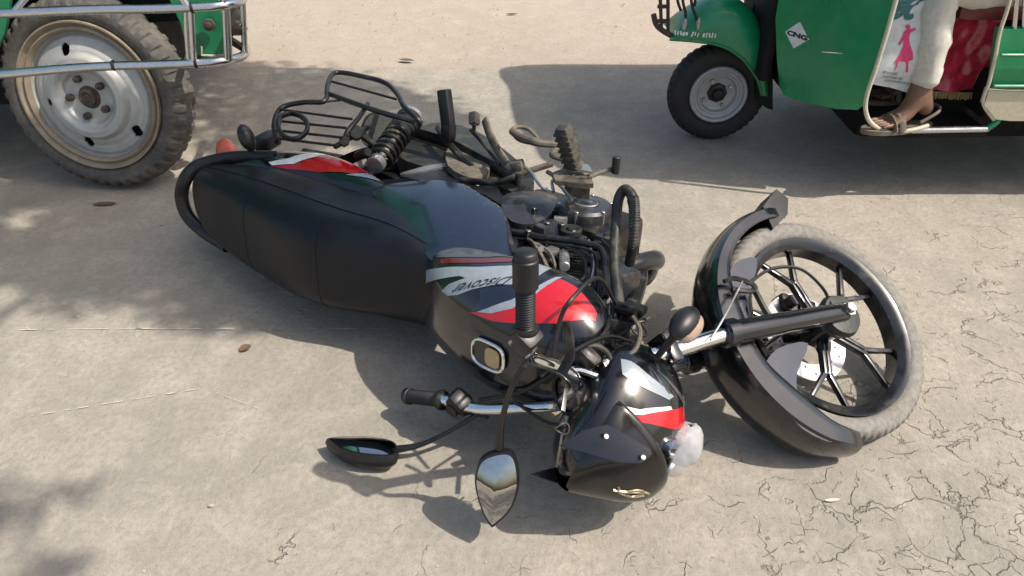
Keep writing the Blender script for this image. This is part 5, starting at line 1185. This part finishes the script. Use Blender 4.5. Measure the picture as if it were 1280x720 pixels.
for k in range(5):
    a = R(90) + k * 1.2566 + .35; c = V3((TC.x + math.cos(a) * .072, yd - .02, TC.z + math.sin(a) * .072))
    tk(MB().cyl(c, c + V3((0, -.022, 0)), .014, 6).cyl(c + V3((0, -.020, 0)), c + V3((0, -.030, 0)), .007, 10), 'wheel_nut', RUST, M=WM)
# body panels round the arch
BY = .04
pan = [(.422, .04, .47), (.423, .04, .582), (.399, .04, .703)]; pr_ = [(.565, .04, .47), (.626, .04, .757)]
slabL = lambda name, pts, y0, th, mat, st=.08: tk(MB().plate(pts, lambda a, b: ((a, y0, b), (0, -1, 0)), th, st), name, mat)
ztop = 1.15
slabL('body_side_panel', [(p[0], p[2]) for p in pan] + [(pan[2][0] - .06, ztop), (pr_[0][0], ztop), (pr_[0][0], pr_[0][2])], BY, .03, GREEN2)
pl_ = [(-.206, .04, .503), (-.14, .04, .586), (-.081, .04, .699)]
slabL('body_side_panel', [(p[0], p[2]) for p in reversed(pl_)] + [(pl_[0][0] - 1.6, pl_[0][2]), (pl_[0][0] - 1.6, ztop), (pl_[2][0] + .04, ztop)], BY, .03, GREEN2)
tk(MB().box((TC.x, .55, 1.00), (1.0, .80, .5), None, .02).box((TC.x - .55, .80, .42), (1.4, .85, .42), None, .02), 'wheel_well', DARKM)
tk(MB().box((TC.x - 1.2, .80, .55), (1.5, 1.3, .25), None, .02).box((TC.x + .30, .85, .62), (.36, 1.2, .18), None, .02), 'chassis', DARKM)
tk(MB().box((TC.x - .7, .85, 1.45), (2.6, 1.5, .8), None, .06), 'passenger_cabin', GREEN2)
tk(MB().box((TC.x - .7, .85, 1.88), (2.7, 1.55, .05), None, .02), 'roof', GREEN2)
fw = V3((TC.x, 1.5, .36)); tyre('tyre', trk, fw, TR, .258, .15, TYR3, None, 120, tr_truck)
# bolt and dent on the small green panel
bq = (.517, .025, .578); tk(MB().lathe([(0, .022), (.006, .020), (.008, .010), (.016, .009), (.018, 0)], bq, Ym, 18), 'panel_bolt', RUST)
tk(MB().tube([(.475, .03, .504), (.468, .03, .473), (.516, .03, .468)], .004, 6, curve=False), 'chipped_edge', CREAM)
# pipe guard
G = -.16
low = [(-.257, -.16, .508), (-.116, -.16, .509), (.053, -.16, .514), (.2, -.16, .515), (.36, -.16, .51), (.493, -.16, .507), (.569, -.15, .507), (.61, -.08, .492), (.614, .06, .463), (.59, .25, .422)]
upp = [(-.181, -.16, .696), (-.046, -.16, .696), (.114, -.16, .695), (.253, -.16, .693), (.407, -.16, .687), (.535, -.16, .686), (.608, -.15, .685), (.648, -.08, .677), (.651, .06, .657), (.626, .25, .627)]
tk(MB().tube(low, .0145, 14, 90), 'lower_guard_rail', STEEL); tk(MB().tube(upp, .0145, 14, 90), 'upper_guard_rail', STEEL)
for p in ([(.511, -.16, .685), (.479, -.16, .511)], [(.497, -.155, .694), (.479, -.155, .609), (.462, -.155, .51)], [(.618, -.14, .682), (.59, -.14, .505)], [(.622, -.15, .751), (.612, -.15, .682), (.583, -.15, .512)], [(.651, 0, .667), (.621, 0, .48)]):
    tk(MB().tube(p, .0105 if len(p) == 2 else .008, 12, curve=False), 'guard_upright', STEEL)
tk(MB().tube([(-.01, -.16, .696), (.023, -.16, .723), (.069, -.16, .764), (.111, -.16, .821)], .010, 12), 'guard_brace', STEEL)
tk(MB().tube([(.474, -.16, .807), (.488, -.16, .73), (.501, -.16, .695), (.513, -.16, .675)], .012, 12), 'guard_brace', STEEL)
tk(MB().bar((.588, -.05, .577), (.634, .02, .554), .03, .02).bar((.589, -.05, .545), (.616, .02, .493), .022, .02), 'guard_tie', DUSTY)
for p in ((.229, -.16, .516), (.485, -.16, .508), (.515, -.16, .685)):
    q_ = V3(p); tk(MB().lathe([(-.005, .0155), (0, .018), (.005, .0155)], q_, (1, 0, .02), 14), 'weld_bead', DUSTY)
for xx in (TC.x + .38, TC.x - 1.1):
    tk(MB().tube([(xx, -.15, low[4][2]), (xx, .06, low[4][2] + .04)], .012, 8, curve=False), 'guard_bracket', STEEL)
# ------------------------------------------------------------------ roadside tree whose boughs reach over the road (outside the picture; its shade falls in)
tree = empty('roadside_tree', Matrix.Translation((3.3, -1.4, 0)))
tag(tree, 'leafy roadside tree standing right of the camera, shading patches of the road', 'tree')
tb = V3((3.3, -1.4, 0))
MB().tube([(0, 0, -.1), (.03, .02, .8), (-.02, .05, 1.8), (.02, 0, 3.0), (-.05, .05, 4.2)], [.19, .15, .13, .11, .07], 14, 40).build('trunk', BARK, tree)
OFF = V3((.69, -.18, 1))
def shadepts(poly, n, dens=1.0, hmin=3.6, hmax=4.5, fr=5.0, th=-.05, keep=None):
    out = []; xs_ = [p[0] for p in poly]; ys_ = [p[1] for p in poly]
    def ins(x, y):
        c = False; j = len(poly) - 1
        for i in range(len(poly)):
            if (poly[i][1] > y) != (poly[j][1] > y) and x < (poly[j][0] - poly[i][0]) * (y - poly[i][1]) / (poly[j][1] - poly[i][1]) + poly[i][0]: c = not c
            j = i
        return c
    while len(out) < n:
        x = random.uniform(min(xs_), max(xs_)); y = random.uniform(min(ys_), max(ys_))
        if not ins(x + random.gauss(0, .045), y + random.gauss(0, .045)): continue
        if noise.noise((x * fr, y * fr, 9)) * 1.0 + random.gauss(0, .10) < th: continue
        out.append(V3((x, y, 0)) + OFF * random.uniform(hmin, hmax))
    return out
crown = MB()
def leafat(p, s=.055):
    a = V3((random.gauss(0, 1), random.gauss(0, 1), random.gauss(0, .5))).normalized(); n_ = V3((random.gauss(0, .5), random.gauss(0, .5), 1)).normalized(); b_ = a.cross(n_).normalized(); q_ = p - tb
    crown.add([q_, q_ + a * s * .5 + b_ * s * .28, q_ + a * s, q_ + a * s * .5 - b_ * s * .28], [(0, 1, 2, 3)])
PA = [(-2.34, 2.001, 0), (-1.651, 1.932, 0), (-1.458, 1.902, 0), (-1.329, 1.765, 0), (-1.269, 1.817, 0), (-1.146, 1.876, 0), (-1.032, 1.805, 0), (-.933, 1.663, 0), (-.805, 1.659, 0), (-.732, 1.726, 0), (-.516, 1.707, 0), (-.546, 2.001, 0), (-.943, 2.199, 0), (-1.199, 2.456, 0), (-1.504, 2.539, 0), (-1.991, 2.585, 0), (-2.799, 2.585, 0)]
PB = [(-1.401, 1.03, 0), (-1.142, 1.068, 0), (-1.028, 1.091, 0), (-.91, 1.109, 0), (-.916, 1.082, 0), (-1.022, 1.042, 0), (-1.109, 1.009, 0), (-1.298, .93, 0)]
PC = [(-1.737, 3.934, 0), (-1.474, 3.985, 0), (-1.238, 3.909, 0), (-.869, 3.763, 0), (-.552, 3.538, 0), (-.303, 3.353, 0), (-.145, 3.165, 0), (-.272, 2.912, 0), (-.848, 2.759, 0), (-1.265, 2.834, 0), (-1.568, 3.454, 0)]
PD = [(-1.009, .889, 0), (-.873, .911, 0), (-.876, .848, 0), (-.982, .839, 0)]
for p in shadepts(PA, 8000, fr=3.2, th=-.52): leafat(p, .062)
for p in shadepts(PB, 260, fr=9, th=-.3): leafat(p, .05)
for p in shadepts(PC, 4200, fr=3.5, th=-.42): leafat(p, .062)
for p in shadepts(PD, 60, fr=9, th=-.4): leafat(p, .05)
for c, rr, n in (((3.6, -1.6, 4.6), 1.0, 2600), ((2.9, -.9, 4.3), .7, 1300), ((5.2, -1.6, 4.4), .9, 1800), ((3.4, -2.6, 4.2), .9, 1500)):
    for i in range(n):
        v = V3((random.gauss(0, 1), random.gauss(0, 1), random.gauss(0, .6))).normalized() * rr * random.random() ** .4; leafat(V3(c) + v, .07)
crown.build('crown', leafm, tree, smooth=0, kind='stuff', fix=False)
def limb(pts, r): MB().tube([V3(p) - tb for p in pts], r, 8, 30).build('branch', BARK, tree)
limb([(3.3, -1.4, 3.0), (2.4, -.5, 3.7), (1.55, .15, 4.0), (1.25, .8, 4.05), (1.45, 1.5, 4.0)], [.05, .035, .025, .018, .008])
limb([(1.25, .8, 4.05), (1.40, 1.5, 4.02), (1.62, 2.1, 4.1), (2.0, 2.6, 4.1)], [.015, .014, .012, .008])
limb([(3.25, -1.35, 3.4), (2.9, -.8, 4.2), (2.6, -.4, 4.6)], [.05, .03, .01])
limb([(3.25, -1.35, 3.6), (3.5, -2.2, 4.1), (3.4, -2.8, 4.4)], [.05, .03, .01])
limb([(3.25, -1.35, 4.0), (3.6, -1.5, 4.6), (4.0, -1.3, 5.1)], [.05, .03, .01])
